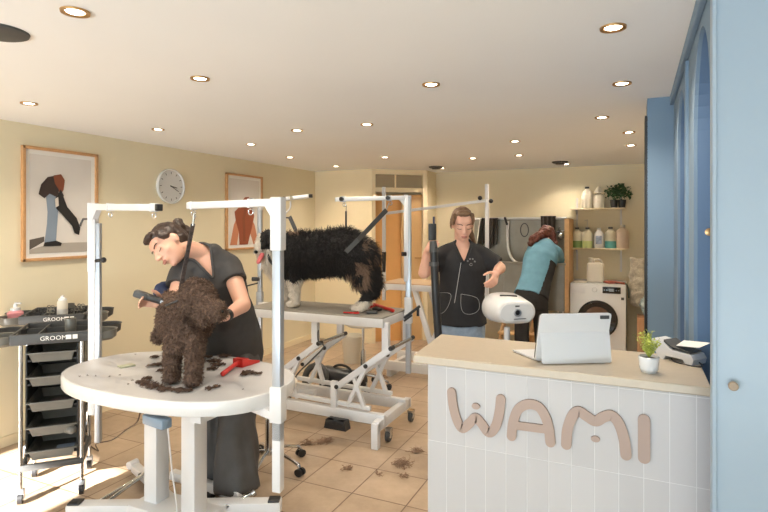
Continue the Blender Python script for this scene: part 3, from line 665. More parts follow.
o = bpy.data.objects['x']; o.name = 'hair_comb_plate'; o.data.name = 'hair_comb_plate'; o.data.materials[0] = mat('grey green plastic', s2l(178, 180, 156), .4); tag(o, 'small square grey-green pad lying on the front grooming table', 'pad')
rs = onZ(237, 368, ZT); rr_ = thing('scoop_brush', 'red plastic grooming scoop with handle on the front table beside the brown dog', 'scoop', rs)
a0 = onZ(223, 377, ZT); a1 = onZ(236, 368, ZT); b1 = onZ(252, 361.5, ZT); dd = (b1-a1).normalized(); nn = V((-dd.y, dd.x, 0))
m = MB(); m.cap(a0+V((0, 0, .016)), a1+V((0, 0, .022)), .0125, .011); m.cap(a1+V((0, 0, .022)), a1+dd*.03+V((0, 0, .022)), .011, .014); m.build('handle', M_red, rr_)
m = MB(); B0 = a1+dd*.015
m.prism([B0-nn*.03+V((0, 0, .002)), B0+nn*.03+V((0, 0, .002)), b1+nn*.05+V((0, 0, .002)), b1-nn*.05+V((0, 0, .002))], (0, 0, .006))
m.prism([B0+nn*.03, b1+nn*.05, b1+nn*.05+V((0, 0, .012)), B0+nn*.03+V((0, 0, .045))], -nn*.006); m.prism([B0-nn*.03, b1-nn*.05, b1-nn*.05+V((0, 0, .012)), B0-nn*.03+V((0, 0, .045))], nn*.006)
m.prism([B0-nn*.03, B0+nn*.03, B0+nn*.03+V((0, 0, .045)), B0-nn*.03+V((0, 0, .045))], dd*.006); m.prism([B0-nn*.03+V((0, 0, .04)), B0+nn*.03+V((0, 0, .04)), B0+dd*.05+nn*.036+V((0, 0, .034)), B0+dd*.05-nn*.036+V((0, 0, .034))], (0, 0, .005)); m.build('scoop', M_red, rr_)

# ================================================================== SECOND GROOMING TABLE
y0, y1, x0, x1, z2 = 3.42, 3.90, -2.80, -1.60, .90
t2 = thing('grooming_table', 'white scissor-lift grooming table with grey rubber top under the black and white dog', 'grooming table', ((x0+x1)/2, (y0+y1)/2, 0))
m = MB(); m.box(((x0+x1)/2, (y0+y1)/2, z2-.006), (x1-x0-.01, y1-y0-.01, .012), bev=.003); m.build('rubber_top', M_table2, t2)
m = MB(); m.box(((x0+x1)/2, (y0+y1)/2, z2-.042), (x1-x0, y1-y0, .062), bev=.004); m.build('tabletop', M_white, t2)
m = MB()
for k in range(22): m.box((x0+.03+k*(x1-x0-.06)/21, y0+.006, z2+.0005), (.004, .0, .0)) if 0 else None
yf = y0+.05; yr = y1-.05
B2 = lambda px, py, y=yf: onY(px, py, y)
def beam(name, a, b, w=.038, h=.038, mm=M_white): MB().bar(a, b, w, h, bev=.003).build(name, mm, t2)
def fz(px, py): return onY(px, py, yf)
m = MB(); m.bar(V((x0+.02, yf, .17)), V((x1+.0, yf, .17)), .05, .075, bev=.003); m.build('base_rail', M_white, t2)
m = MB(); m.bar(V((x0+.02, yr, .17)), V((x1+.0, yr, .17)), .05, .075, bev=.003); m.build('base_rail', M_white, t2)
m = MB(); m.bar(V((x1-.03, y0-.05, .15)), V((x1-.03, y1+.04, .15)), .05, .07, bev=.003); m.build('end_rail', M_white, t2)
m = MB(); m.bar(V((x0+.05, y0-.05, .15)), V((x0+.05, y1+.04, .15)), .05, .07, bev=.003); m.build('end_rail', M_white, t2)
for x in (x0+.05, x1-.03):
    m = MB(); m.box((x, y0-.05, .088), (.05, .05, .175), bev=.003); m.build('leg', M_white, t2)
    m = MB(); m.box((x, y1+.04, .15), (.05, .05, .07), bev=.003); m.build('leg', M_white, t2)
for (x, y) in ((x1-.0, y0+.10), (x1+.0, y1+.05), (x0+.03, y1+.05)):
    m = MB(); m.cyl((x+.012, y, .045), (x-.012, y, .045), .043, n=24); cw = m.build('caster', M_dgrey, t2)
    m = MB(); m.box((x, y, .085), (.045, .05, .02)); m.cyl((x+.016, y, .045), (x-.016, y, .045), .02, n=16); m.prism([(x+.016, y-.02, .045), (x+.016, y+.02, .045), (x+.016, y+.02, .09), (x+.016, y-.02, .09)], (.004, 0, 0)); m.prism([(x-.02, y-.02, .045), (x-.02, y+.02, .045), (x-.02, y+.02, .09), (x-.02, y-.02, .09)], (.004, 0, 0)); m.build('fork', M_chrome, cw)
# drop posts under the top, and the two leaning frames front and rear
for yy in (yf, yr):
    off = .0
    PLx = fz(315.5, 340).x; PRx = fz(386, 345).x
    for xx, nm in ((PLx, 'drop_post'), (PRx, 'drop_post')):
        m = MB(); m.box((xx, yy, .76), (.052, .04, .20), bev=.003); m.build(nm, M_white, t2)
    for (top, bot) in (((fz(320, 343)), fz(277, 375)), (fz(392, 348), fz(338, 386))):
        a_ = V((top.x, yy-.005, top.z)); b_ = V((bot.x, yy-.005, bot.z)); beam('lift_arm', a_, b_, .034, .046)
        d_ = (a_-b_); g = b_+d_*.05
        g1 = b_+d_*.55; foot1 = V((g1.x-.12, yy, .24)); beam('brace', g1, V((g1.x-.16, yy, .225)), .03, .03); beam('brace', b_+d_*.3, V((g1.x-.02, yy, .225)), .03, .03)
        for pnt in (a_, b_, g1): MB().cyl((pnt.x, yy-.03, pnt.z), (pnt.x, yy+.02, pnt.z), .016, n=14).build('bolt', M_black, t2)
    m = MB(); m.bar(V((x0+.12, yy+.0, .255)), V((x1-.12, yy, .235)), .03, .03, bev=.002); m.build('sliding_rail', M_white, t2)
m = MB(); m.cyl((fz(320, 343).x, yf, fz(320, 343).z), (fz(320, 343).x, yr, fz(320, 343).z), .014); m.build('cross_tube', M_chrome, t2)
m = MB(); m.cyl((fz(392, 348).x, yf, fz(392, 348).z), (fz(392, 348).x, yr, fz(392, 348).z), .014); m.build('cross_tube', M_chrome, t2)
u = fz(335, 370); m = MB(); m.box((u.x, yf-.01, .30), (.05, .03, .2), bev=.003); m.build('upright', M_white, t2)
m = MB(); m.cyl((-2.62, (y0+y1)/2, .2), (-2.3, (y0+y1)/2, .22), .022); m.build('actuator', M_white, t2)
qx = fz(345, 418); m = MB(); m.prism([(qx.x-.09, y0-.03, .10), (qx.x+.09, y0-.03, .10), (qx.x+.075, y0-.03, .165), (qx.x-.075, y0-.03, .165)], (0, -.07, -.0)); m.box((qx.x-.04, y0-.08, .15), (.06, .05, .03), bev=.005); m.box((qx.x+.04, y0-.08, .15), (.06, .05, .03), bev=.005); m.build('foot_pedal', M_black, t2)
m = MB(); m.tube(smoothpath([fz(318, 330), fz(322, 340)+V((0, -.05, 0)), fz(328, 345)+V((0, -.06, 0)), fz(316, 358)+V((0, -.06, 0)), fz(302, 372)+V((0, -.06, 0)), fz(296, 385)+V((0, -.06, 0)), fz(291, 392)+V((0, -.06, 0))], 5), .006, 7); m.box(fz(291, 391)+V((0, -.06, 0)), (.03, .03, .05), bev=.008); m.build('control_cable', M_dgrey, t2)
# posts
zt2_ = 1.765
p2r = P(408.5, 225, 4.12); p2r.z = 0
m = MB(); square_post(m, p2r.x, p2r.y, .42, zt2_, .040, .2); m.build('post', M_alu, t2)
m = MB(); square_post(m, p2r.x, p2r.y, .80, 1.0, .056, .2); m.build('clamp_sleeve', M_white, t2)
m = MB(); square_post(m, p2r.x-.012, p2r.y-.012, 1.12, zt2_+.015, .034, .2); m.build('post_head', M_white, t2)
m = MB(); m.bar((p2r.x, p2r.y, .85), (x1-.05, y1-.06, .85), .05, .04, bev=.003); m.build('clamp_arm', M_white, t2)
m = MB(); m.bar(P(404, 318, 4.05), P(420, 306, 4.05), .018, .018); m.bar(P(418, 307, 4.05), P(418, 316, 4.05), .016, .016); m.bar(P(404, 321, 4.02), P(412, 315, 4.02), .014, .014); m.build('clamp_handle', M_black, t2)
ea = P(335, 199.5, 4.02)
arm_bits(t2, (p2r.x, p2r.y, zt2_-.005), ea, .032, M_white, -1, cap=False)
m = MB(); m.cyl(P(406, 254, 4.05), P(402, 254, 4.04), .016); m.build('knob', M_black, t2)
for px in (343, 389):
    q = V((p2r.x, p2r.y, zt2_-.005)).lerp(ea, (408.5-px)/(408.5-335)); MB().cyl(q+V((0, -.035, 0)), q+V((0, -.015, 0)), .016, n=14).build('knob', M_black, t2)
    m = MB(); m.box(q+V((0, 0, 0)), (.03, .042, .042), bev=.004); sl = m.build('slide_clamp', M_alu, t2); ring_eye(sl, q-V((-.01, 0, .024)))
p2l = P(260, 225, 4.78); p2l.z = 0; zl2 = 1.755
m = MB(); square_post(m, p2l.x, p2l.y, .46, zl2, .036, .2); m.build('post', M_alu, t2)
MB().bar((p2l.x, p2l.y, .85), (x0+.05, y1-.06, .85), .05, .04, bev=.003).build('clamp_arm', M_white, t2)
m = MB(); square_post(m, p2l.x, p2l.y, .80, .96, .05, .2); m.build('clamp_sleeve', M_alu, t2)
e2 = P(310, 196, 4.25); arm_bits(t2, (p2l.x, p2l.y, zl2), e2, .03, M_white, 1)
for px in (286, 293):
    q = V((p2l.x, p2l.y, zl2)).lerp(e2, (px-260)/50.*1.05); MB().cyl(q+V((0, -.035, 0)), q+V((0, .0, 0)), .016, n=14).build('knob', M_black if px < 290 else M_chrome, t2)
m = MB(); m.cyl(P(259, 201, 4.75)-V((.03, 0, 0)), P(266, 201, 4.7), .016); m.cyl(P(250, 198.5, 4.7), P(258, 200, 4.7), .006); m.build('crank', M_dgrey, t2)
m = MB(); m.cyl(P(259, 279, 4.7), P(252, 279, 4.7), .018); m.cyl(P(243, 287, 4.7), P(258, 283, 4.7), .006); m.build('knob', M_black, t2)

# red grooming tools on the second table
def on2(px, py): return onZ(px, py, z2)
r2_ = thing('slicker_brush', 'red handled slicker brush lying behind the dog on the second table', 'brush', on2(369, 311))
a_, b_, c_ = on2(372, 309)+V((0, 0, .014)), on2(352, 313)+V((0, 0, .012)), on2(345, 312)
m = MB(); m.cap(on2(366, 310)+V((0, 0, .014)), on2(374, 307)+V((0, 0, .014)), .011, .013); m.cap(on2(366, 310)+V((0, 0, .014)), on2(358, 313)+V((0, 0, .012)), .010); m.build('handle', M_red, r2_)
m = MB(); m.box(on2(372, 314)+V((0, 0, .014)), (.08, .05, .02), rz=.3, bev=.006); m.build('head', M_dgrey, r2_)
r3_ = thing('slicker_brush', 'long red handled comb brush at the right end of the second table', 'brush', on2(385, 309))
m = MB(); m.cap(on2(374, 306)+V((0, .0, .015)), on2(398, 313)+V((-.04, 0, .015)), .011, .013); m.build('handle', M_red, r3_); m = MB(); m.box(on2(377, 311)+V((0, 0, .012)), (.07, .04, .02), rz=-.3, bev=.005); m.build('head', M_black, r3_)
r4_ = thing('scissors', 'red handled scissors beside the hind paw on the second table', 'scissors', on2(356, 313))
m = MB(); q = on2(356, 314)+V((0, 0, .008)); m.tube([q+V((.022*math.cos(t), .022*math.sin(t), 0)) for t in [k*.5 for k in range(12)]], .005, 6, closed=True); m.cap(q+V((-.016, -.008, 0)), q+V((-.09, -.02, 0)), .006); m.build('grip', M_red, r4_)

# ================================================================== REAR GROOMING TABLE
pA = P(384, 225, 5.75); pB = P(487, 225, 5.25)
xx0 = P(378, 290, 5.6).x; t3 = thing('grooming_table', 'rear white grooming table with tan top and white bath-height frame behind the standing woman', 'grooming table', (-1.9, 5.3, 0))
ta = P(379, 283, 5.55); tx1 = ta.x+.98; ty = ta.y; tz = .95
m = MB(); m.box(((ta.x+tx1)/2, ty+.25, tz-.03), (tx1-ta.x, .5, .06), bev=.004); m.build('tabletop', M_white, t3)
m = MB(); m.box(((ta.x+tx1)/2, ty+.25, tz+.004), (tx1-ta.x-.02, .48, .008)); m.build('rubber_top', mat('tan rubber mat', s2l(176, 148, 116), .7), t3)
for (a_, b_) in (((ta.x+.38, tz-.05), (ta.x+.62, .16)), ((tx1-.2, tz-.05), (tx1-.5, .16))):
    for yy in (ty+.04, ty+.46):
        m = MB(); m.bar((a_[0], yy, a_[1]), (b_[0], yy, b_[1]), .04, .05, bev=.003); m.build('lift_arm', M_white, t3)
for yy in (ty+.02, ty+.48):
    m = MB(); m.bar((ta.x+.0, yy, .12), (tx1, yy, .12), .05, .09, bev=.003); m.build('base_rail', M_white, t3)
for xx in (ta.x+.1, tx1-.1):
    m = MB(); m.bar((xx, ty+.02, .06), (xx, ty+.48, .06), .05, .12, bev=.003); m.build('end_rail', M_white, t3)
zA = CAMH+(225-187)/FPX*5.75; zB = CAMH+(225-184)/FPX*5.25
m = MB(); square_post(m, pA.x, pA.y, .75, zA, .034); m.build('post', M_white, t3)
m = MB(); square_post(m, pB.x, pB.y, .75, zB, .034); m.build('post', M_white, t3)
m = MB(); m.bar(P(385, 213.5, 5.7), P(487, 200.5, 5.2), .022, .028, bev=.003); m.build('crossbar', M_white, t3)
for px, py, Z in ((480, 198, 5.2), (491, 201, 5.2), (384, 213, 5.65)):
    MB().sph(P(px, py, Z), .022).build('knob', M_black, t3)
m = MB(); m.cyl(P(384, 252, 5.7), P(384, 272, 5.7), .024, .016); m.build('clamp', M_black, t3)
MB().bar((pA.x, pA.y, .86), (pA.x+.1, ty+.25, .9), .03, .03).build('clamp_arm', M_white, t3)
MB().bar((pB.x, pB.y, .86), (tx1-.1, ty+.25, .9), .03, .03).build('clamp_arm', M_white, t3)

# ================================================================== TROLLEYS
def make_trolley(label):
    r = thing('grooming_trolley', label, 'trolley', (0, 0, 0)); w_, d_ = .145, .17
    for sx in (-1, 1):
        for sy in (-1, 1):
            m = MB(); m.cyl((sx*w_, sy*d_, .07), (sx*w_, sy*d_, .88), .0105, n=14); m.build('post', M_chrome, r)
            m = MB(); m.cyl((sx*w_-.011, sy*d_, .032), (sx*w_+.011, sy*d_, .032), .031, n=20); cw = m.build('caster', M_black, r)
            m = MB(); m.box((sx*w_, sy*d_, .068), (.034, .04, .02), bev=.003); m.cyl((sx*w_-.014, sy*d_, .032), (sx*w_+.014, sy*d_, .032), .014, n=14); m.box((sx*w_+.016, sy*d_, .05), (.004, .03, .045)); m.box((sx*w_-.016, sy*d_, .05), (.004, .03, .045)); m.build('fork', M_alu, cw)
    m = MB(); m.box((0, -d_, .19), (2*w_+.02, .022, .035), bev=.004); m.box((0, d_, .19), (2*w_+.02, .022, .035), bev=.004); m.box((w_, 0, .19), (.022, 2*d_, .03), bev=.004); m.box((-w_, 0, .19), (.022, 2*d_, .03), bev=.004); m.build('lower_frame', M_dgrey, r)
    for s in (-1, 1):
        m = MB(); m.box((s*(w_-.022), 0, .52), (.008, 2*d_-.04, .64)); 
        for z in (.24, .37, .50, .63, .76): m.box((s*(w_-.034), 0, z), (.016, 2*d_-.05, .01))
        m.build('side_panel', M_black, r)
    MB().box((0, d_-.01, .52), (2*w_-.04, .008, .64)).build('back_panel', M_black, r)
    for i, z in enumerate((.245, .375, .51, .648, .78)):
        t = .205; bt = .17; L = .31; y_ = -d_-.0
        m = MB(); wd = w_-.036; wb = w_-.05
        # tray: tapered open box with thin walls and a rolled lip
        m.prism([(-wd, y_, z+.024), (wd, y_, z+.024), (wb, y_+.018, z-.024), (-wb, y_+.018, z-.024)], (0, .006, 0))
        m.prism([(-wd, y_+L, z+.024), (wd, y_+L, z+.024), (wb, y_+L-.018, z-.024), (-wb, y_+L-.018, z-.024)], (0, .004, 0))
        m.box((0, y_+L/2, z-.024), (2*wb, L-.036, .004))
        for s in (-1, 1): m.prism([(s*wd, y_, z+.024), (s*wd, y_+L, z+.024), (s*wb, y_+L-.018, z-.024), (s*wb, y_+.018, z-.024)], (-s*.004, 0, 0))
        m.box((0, y_-.004, z+.026), (2*wd+.03, .016, .008), bev=.003)
        for s in (-1, 1): m.box((s*(wd+.007), y_+L/2, z+.026), (.014, L, .005))
        m.build('drawer', M_mgrey, r)
    m = MB()   # top organiser
    zt = .885
    m.box((0, 0, zt-.02), (.36, .40, .012), bev=.004); m.box((0, -.20, zt+.004), (.37, .014, .058), bev=.005); m.box((0, .20, zt+.004), (.37, .014, .058), bev=.005)
    for s in (-1, 1): m.box((s*.185, 0, zt+.004), (.012, .40, .052), bev=.004); m.box((s*.07, 0, zt), (.008, .38, .04))
    m.box((0, .06, zt), (.36, .008, .04)); m.build('top_tray', M_dgrey, r)
    for s in (-1, 1):
        for yy, rr in ((-.12, .075), (.06, .085)):
            m = MB(); m.lathe([(rr*.7, -.035), (rr*.95, -.02), (rr, .02), (rr+.004, .024), (rr-.006, .022), (rr*.9, -.015), (rr*.65, -.028)], (s*.245, yy, zt), n=28); m.build('side_bowl', M_mgrey if yy < 0 else M_dgrey, r)
    m = MB(); m.lathe([(.028, -.01), (.03, .085), (.027, .085), (.025, 0)], (.075, -.06, zt), n=24); m.build('cup', M_mgrey, r)
    Rt = Matrix.Rotation(PI/2, 3, 'X')
    text_mesh('lettering', 'GROOM', .034, .0008, (.015, -.2085, zt-.006), Rt, M_paper, r)
    m = MB(); 
    for k in range(2): m.box((.088+k*.03, -.2085, zt+.006), (.024, .002, .024), bev=.001)
    m.build('logo_block', M_paper, r, 0)
    return r
rt = random.Random(11)
def clutter(root, items, z0, n_, seed, wx=.15, wy=.16):
    pass
tr = make_trolley('black and chrome trolley with five grey drawers, nearest one at the left edge')
tr.location = (-3.122, 2.098, 0); tr.scale = (1.03, 1.03, 1.03); tr.rotation_euler = (0, 0, math.radians(47))
trb = dup(tr, (-3.70, 2.50, 0), math.radians(44), 'black trolley pushed against the left wall behind the nearest trolley')
TRZ = .885
def on_trolley(tr_, x, y, z): return Matrix.Translation(tr_.location)@Matrix.Rotation(tr_.rotation_euler.z, 4, 'Z')@V((x, y, z))
def put(name, build, m_, loc, label, cat, group=None):
    mb = MB(); build(mb, V(loc)); o = mb.build(name, m_); tag(o, label, cat, group); return o
def lying(L, r_, a): 
    def f(mb, c): d = V((math.cos(a), math.sin(a), 0)); mb.cap(c-d*L/2, c+d*L/2, r_, r_*.8, n=10)
    return f
for (x, y, a, mm, nm, lab, L) in ((-.02, -.12, .2, M_red, 'comb', 'red comb in the front trolley top tray', .12), (-.12, -.1, 1.0, M_steel, 'scissors', 'steel scissors on the left of the front trolley top tray', .14), (-.13, .05, .4, M_steel, 'comb', 'steel comb lying in the left compartment of the front trolley', .16), (.0, .12, .1, M_oak, 'brush', 'wooden brush at the back of the front trolley top tray', .17), (.12, -.12, .8, M_dgrey, 'comb', 'dark comb right of the cup on the front trolley', .12), (.12, .12, 1.2, M_navy, 'brush', 'navy brush at the back right of the front trolley tray', .15)):
    put(nm, lying(L, .009, a), mm, on_trolley(tr, x, y, TRZ), lab, nm if nm != 'comb' else 'comb')
put('cutting_machine', lambda mb, c: (mb.cap(c-V((.05, 0, 0)), c+V((.05, .02, 0)), .02, .026), mb.sph(c+V((.075, .02, 0)), (.03, .026, .026))), M_mgrey, on_trolley(tr, .03, -.12, .375), 'grey clipper lying in the fourth drawer of the front trolley', 'clipper')
put('cloth_bag', lambda mb, c: mb.sph(c, (.07, .05, .02)), mat('beige cloth', s2l(170, 150, 128), .9), on_trolley(tr, -.0, -.1, .79), 'beige cloth in the top drawer of the front trolley', 'cloth')
put('cloth_bag', lambda mb, c: mb.sph(c, (.06, .05, .018)), mat('brown cloth', s2l(112, 92, 78), .9), on_trolley(tr, .0, -.1, .655), 'brown cloth in the second drawer of the front trolley', 'cloth')
put('tool_case', lambda mb, c: mb.box(c, (.12, .1, .03), rz=.6, bev=.008), mat('mauve plastic', s2l(120, 100, 104), .4), on_trolley(tr, .03, -.08, .515), 'mauve case in the middle drawer of the front trolley', 'case')
put('tool_case', lambda mb, c: mb.box(c, (.1, .08, .025), rz=.9, bev=.008), mat('pale blue plastic', s2l(150, 164, 184), .4), on_trolley(tr, .06, -.09, .25), 'pale blue case in the lowest drawer of the front trolley', 'case')
# second trolley top: many scissors and combs, bottles
k = 0; CRr = V((RT[0], RT[1], 0))
for (x, y, a, L) in ((.06, -.1, .3, .15), (.1, -.05, .5, .15), (.14, 0, .9, .14), (.1, .08, .1, .16), (.03, .1, 1.2, .14), (-.05, -.12, .2, .16), (-.12, -.06, .8, .15), (-.1, .1, .3, .15)):
    k += 1
    c = on_trolley(trb, x, y, TRZ-.008)
    mb = MB(); d = V((math.cos(a)*.4, math.sin(a)*.4, 1)).normalized(); mb.cyl(c, c+d*L*.5, .004, n=6)
    for s_ in (-1, 1): e = c+d*(L*.5+.012)+CRr*(.013*s_); mb.tube([e+CRr*(.013*math.cos(t))+V((0, 0, .014*math.sin(t))) for t in [q*.7 for q in range(9)]], .0035, 6)
    o = mb.build('scissors', M_black if k % 2 else M_steel); tag(o, 'pair of grooming scissors among several on the rear trolley top', 'scissors', 'scissors on the rear trolley')
bt = V(P(62.5, 310, 3.72)); bt.z = TRZ-.012
s = thing('spray_can', 'white spray can with grey cap standing on the rear trolley', 'spray can', bt)
m = MB(); m.lathe([(.001, 0), (.031, 0), (.033, .005), (.033, .145), (.026, .158)], bt, n=24); m.build('can', M_jug, s)
m = MB(); m.lathe([(.026, .156), (.026, .17), (.012, .178), (.012, .19), (.001, .192)], bt, n=16); m.build('cap', M_whiteg, s)
MB().lathe([(.0335, .045), (.0335, .10)], bt, n=24).build('label_band', mat('pale grey print', s2l(196, 192, 186), .5), s)
pb = on_trolley(trb, -.255, -.04, TRZ-.01)
s = thing('pump_bottle', 'pink lotion bottle with white pump at the left edge of the photo', 'pump bottle', pb)
m = MB(); m.lathe([(.001, 0), (.045, 0), (.048, .01), (.048, .075), (.03, .09)], pb, n=24); m.build('bottle', mat('pink liquid plastic', s2l(226, 150, 156), .25), s)
m = MB(); m.lathe([(.03, .088), (.03, .105), (.012, .11), (.012, .135)], pb, n=16); m.cap(pb+V((0, 0, .14)), pb+V((.04, .01, .138)), .006); m.build('pump', M_whiteg, s)
q = on_trolley(trb, .04, -.17, TRZ+.035); MB().box(q, (.09, .03, .02), rz=.6, bev=.005).build('x', M_paper); o = bpy.data.objects['x']; o.name = 'cosmetic_tube'; tag(o, 'short white tube at the front of the rear trolley top', 'tube')

# ================================================================== STOOLS, BIN, BLOWER
def make_stool(label, seat_z, seat_m, r0=.24):
    r = thing('rolling_stool', label, 'stool', (0, 0, 0))
    m = MB(); m.cyl((0, 0, .1), (0, 0, seat_z*.62), .025, n=18); m.cyl((0, 0, seat_z*.6), (0, 0, seat_z), .014, n=14); m.build('column', M_chrome, r)
    m = MB(); m.lathe([(.001, 0), (.15, 0), (.175, .015), (.18, .045), (.16, .07), (.001, .075)], (0, 0, seat_z), n=36); m.build('seat', seat_m, r)
    for k in range(5):
        a = k*2*PI/5+.3; d = V((math.cos(a), math.sin(a), 0))
        m = MB(); m.tube(smoothpath([d*.01+V((0, 0, .13)), d*.1+V((0, 0, .125)), d*(r0-.02)+V((0, 0, .085)), d*r0+V((0, 0, .06))], 4), .012, 8); l = m.build('leg', M_chrome, r)
        n_ = V((-d.y, d.x, 0)); c = d*(r0+.005)+V((0, 0, .029)); m = MB()
        m.cyl(c-n_*.022, c-n_*.006, .028, n=18); m.cyl(c+n_*.006, c+n_*.022, .028, n=18); m.cyl(c-n_*.006, c+n_*.006, .012, n=12); m.build('caster', M_black, l)
    return r
st = make_stool('chrome rolling stool half hidden under the second grooming table', .60, M_jug)
q = P(363, 390, 5.1); st.location = (q.x, q.y, 0)
s2_ = dup(st, (0, 0, 0), .9, 'chrome rolling stool behind the right post of the front grooming table', (1, 1, .85)); q = P(269, 480, 3.45); s2_.location = (q.x, q.y, 0)
q = P(355, 350, 6.15); m = MB(); m.lathe([(.001, 0), (.10, 0), (.105, .01), (.125, .3), (.128, .305), (.122, .305), (.1, .02), (.001, .02)], (q.x, q.y-.05, 0), n=32); tag(m.build('waste_bin', M_jug), 'plain cream waste bin standing by the back wall panel', 'bin')
q = P(340, 392, 5.02); q.z = 0; bw_ = thing('floor_dryer', 'black dog blow dryer with coiled hose on the floor behind the second table', 'dryer', q)
m = MB(); m.cap(q+V((-.14, 0, .13)), q+V((.18, .03, .12)), .10, .085); m.box(q+V((0, 0, .015)), (.36, .2, .03), bev=.01); m.build('body', M_black, bw_)
m = MB(); m.tube(arc(q+V((.02, 0, .19)), .10, 0, PI, 12, (1, 0, 0), (0, 0, .6)), .012, 8); m.build('handle', M_black, bw_)
m = MB(); m.tube([q+V((-.18+.11*math.cos(t*.45), -.14+.1*math.sin(t*.45)*.4, .145+.105*math.sin(t*.45))) for t in range(15)], .03, 10); m.build('hose', M_dgrey, bw_)
# hair tufts on the floor
r_ = random.Random(5)
for (px, py, s_, n_, lab) in ((324, 442, .05, 60, 'grey tuft of dog hair on the floor before the second table'), (308, 444, .04, 20, 'small faint tuft of grey hair left of the bigger floor tuft'), (347, 469, .02, 12, 'little hair wisp on a floor tile in the foreground'), (405, 477, .02, 8, 'tiny hair wisp on the floor near the counter'), (402, 465, .06, 44, 'large loose grey hair tuft on the floor beside the counter'), (418, 452, .04, 26, 'grey hair tuft on the floor against the counter side'), (379, 475, .012, 6, 'single dark hair speck on the floor tiles'), (379, 377, .10, 60, 'brown hair pile on the floor under the rear grooming table')):
    c = onZ(px, py, 0); mb = MB()
    for k in range(n_*2):
        a_ = r_.random()*2*PI; d = s_*r_.random(); p0 = c+V((d*math.cos(a_), d*math.sin(a_), .004)); pts = [p0]
        for j in range(4): pts.append(pts[-1]+V((r_.uniform(-.02, .02), r_.uniform(-.02, .02), r_.uniform(-.002, .007))))
        for p in pts: p.z = max(p.z, .003)
        mb.tube(pts, [.0008, .0016, .0018, .0014, .0005], 4)
    tag(mb.build('hair_tuft', mat('grey brown hair tuft', s2l(150, 122, 100), .9)), lab, 'dog hair', None, 'stuff')

# ================================================================== STAND DRYER IN FRONT OF THE SECOND WOMAN
fc = P(517, 312.5, 3.02); bc = P(499, 305.5, 3.32); dv = (bc-fc); L = dv.length; dn = dv.normalized()
hx = V((-dn.y, dn.x, 0)).normalized()*-1; hx = hx if hx.dot(V((RT[0], RT[1], 0))) > 0 else -hx; hz = hx.cross(dn); hz = hz if hz.z > 0 else -hz
sdr = thing('stand_dryer', 'white oval stand dryer on a pole behind the counter, under the woman hand', 'dryer', (fc.x, fc.y, 0))
def stad(c, wd, ht, n=40):
    pts = []
    for k in range(n):
        a = 2*PI*k/n; x = math.cos(a); z = math.sin(a); pts.append(c+hx*(x*ht/2+(wd-ht)/2*max(-1, min(1, x*3)))+hz*(z*ht/2))
    return pts
m = MB(); rings = []; N = 40
for t, sc in ((0, .86), (.015, .95), (.05, 1), (.5, 1.12), (.8, 1.14), (.95, 1.0), (1.05, .8), (1.1, .5)):
    rings.append(stad(fc+dv*t+hz*(.0*t), .225*sc, .128*sc*(1+.25*min(t, .8)), N))
vs = [v for q_ in rings for v in q_]; fs = [(i*N+k, i*N+(k+1) % N, (i+1)*N+(k+1) % N, (i+1)*N+k) for i in range(len(rings)-1) for k in range(N)]+[tuple(range(N)), tuple(range((len(rings)-1)*N, len(rings)*N))]
m._add(vs, fs); bd = m.build('housing', M_whiteg, sdr, 50)
m = MB(); m.prism(stad(fc-dn*.002, .19, .098), -dn*.004); fp = m.build('front_plate', mat('pale grey plastic', s2l(222, 224, 226), .3), sdr)
RF = Matrix((hx, hz, -dn)).transposed()
m = MB(); m.lathe([(.001, 0), (.022, 0), (.022, .008), (.017, .010), (.016, .003), (.001, .002)], fc-dn*.006, R=RF, n=28); m.build('outlet_ring', M_alu, fp)
m = MB(); m.lathe([(.001, .003), (.014, .003), (.010, .009), (.001, .01)], fc-dn*.006, R=RF, n=20); m.build('outlet', M_black, fp)
m = MB(); m.bar(fc-dn*.007-hx*.012+hz*.036, fc-dn*.007+hx*.012+hz*.036, .003, .007); m.bar(fc-dn*.007-hx*.02-hz*.036, fc-dn*.007+hx*.05-hz*.034, .002, .004); m.build('markings', M_dgrey, fp)
m = MB(); tpp = fc+dv*.45+hz*.078; m.box(tpp, (.10, .035, .012), rz=.3, bev=.005); m.build('top_handle', M_black, sdr)
m = MB(); pc = P(507, 330, 3.15); m.cyl((pc.x, pc.y, .06), (pc.x, pc.y, .955), .018, n=16); m.build('pole', M_whiteg, sdr)
for k in range(5):
    a = k*2*PI/5; m = MB(); m.bar((pc.x, pc.y, .07), (pc.x+.24*math.cos(a), pc.y+.24*math.sin(a), .05), .03, .025); m.cyl((pc.x+.23*math.cos(a), pc.y+.23*math.sin(a)-.01, .028), (pc.x+.23*math.cos(a), pc.y+.23*math.sin(a)+.01, .028), .028, n=16); m.build('leg', M_whiteg, sdr)

# ================================================================== DOG BATH
bx0 = onY(474, 230, 7.1).x; bx1 = onY(566, 230, 7.1).x; bzt = onY(520, 218.5, 7.1).z
fx0 = onY(470, 262, 6.55).x; fx1 = onY(563, 264, 6.55).x; fzt = onY(520, 263, 6.55).z
bath = thing('dog_bath', 'stainless steel dog bath with high back splash against the back wall', 'dog bath', ((bx0+bx1)/2, 6.85, 0))
m = MB(); m.box(((bx0+bx1)/2, 7.12, (bzt+.8)/2), (bx1-bx0, .015, bzt-.8)); m.build('back_splash', M_steel, bath)
m = MB(); m.cyl((bx0-.01, 7.10, bzt), (bx1+.01, 7.10, bzt), .016, n=12); m.build('top_rim', M_whiteg, bath)
xl_ = fx0; xr_ = fx1
m = MB()
for x in (xl_, xr_): m.prism([(x, 6.55, .55), (x, 7.12, .55), (x, 7.12, bzt), (x, 7.02, bzt), (x, 6.75, fzt+.08), (x, 6.55, fzt)], (.014, 0, 0))
m.build('side_wall', M_steel, bath)
m = MB(); m.box(((xl_+xr_)/2, 6.55, (fzt+.55)/2), (xr_-xl_, .014, fzt-.55)); m.build('front_panel', M_steel, bath)
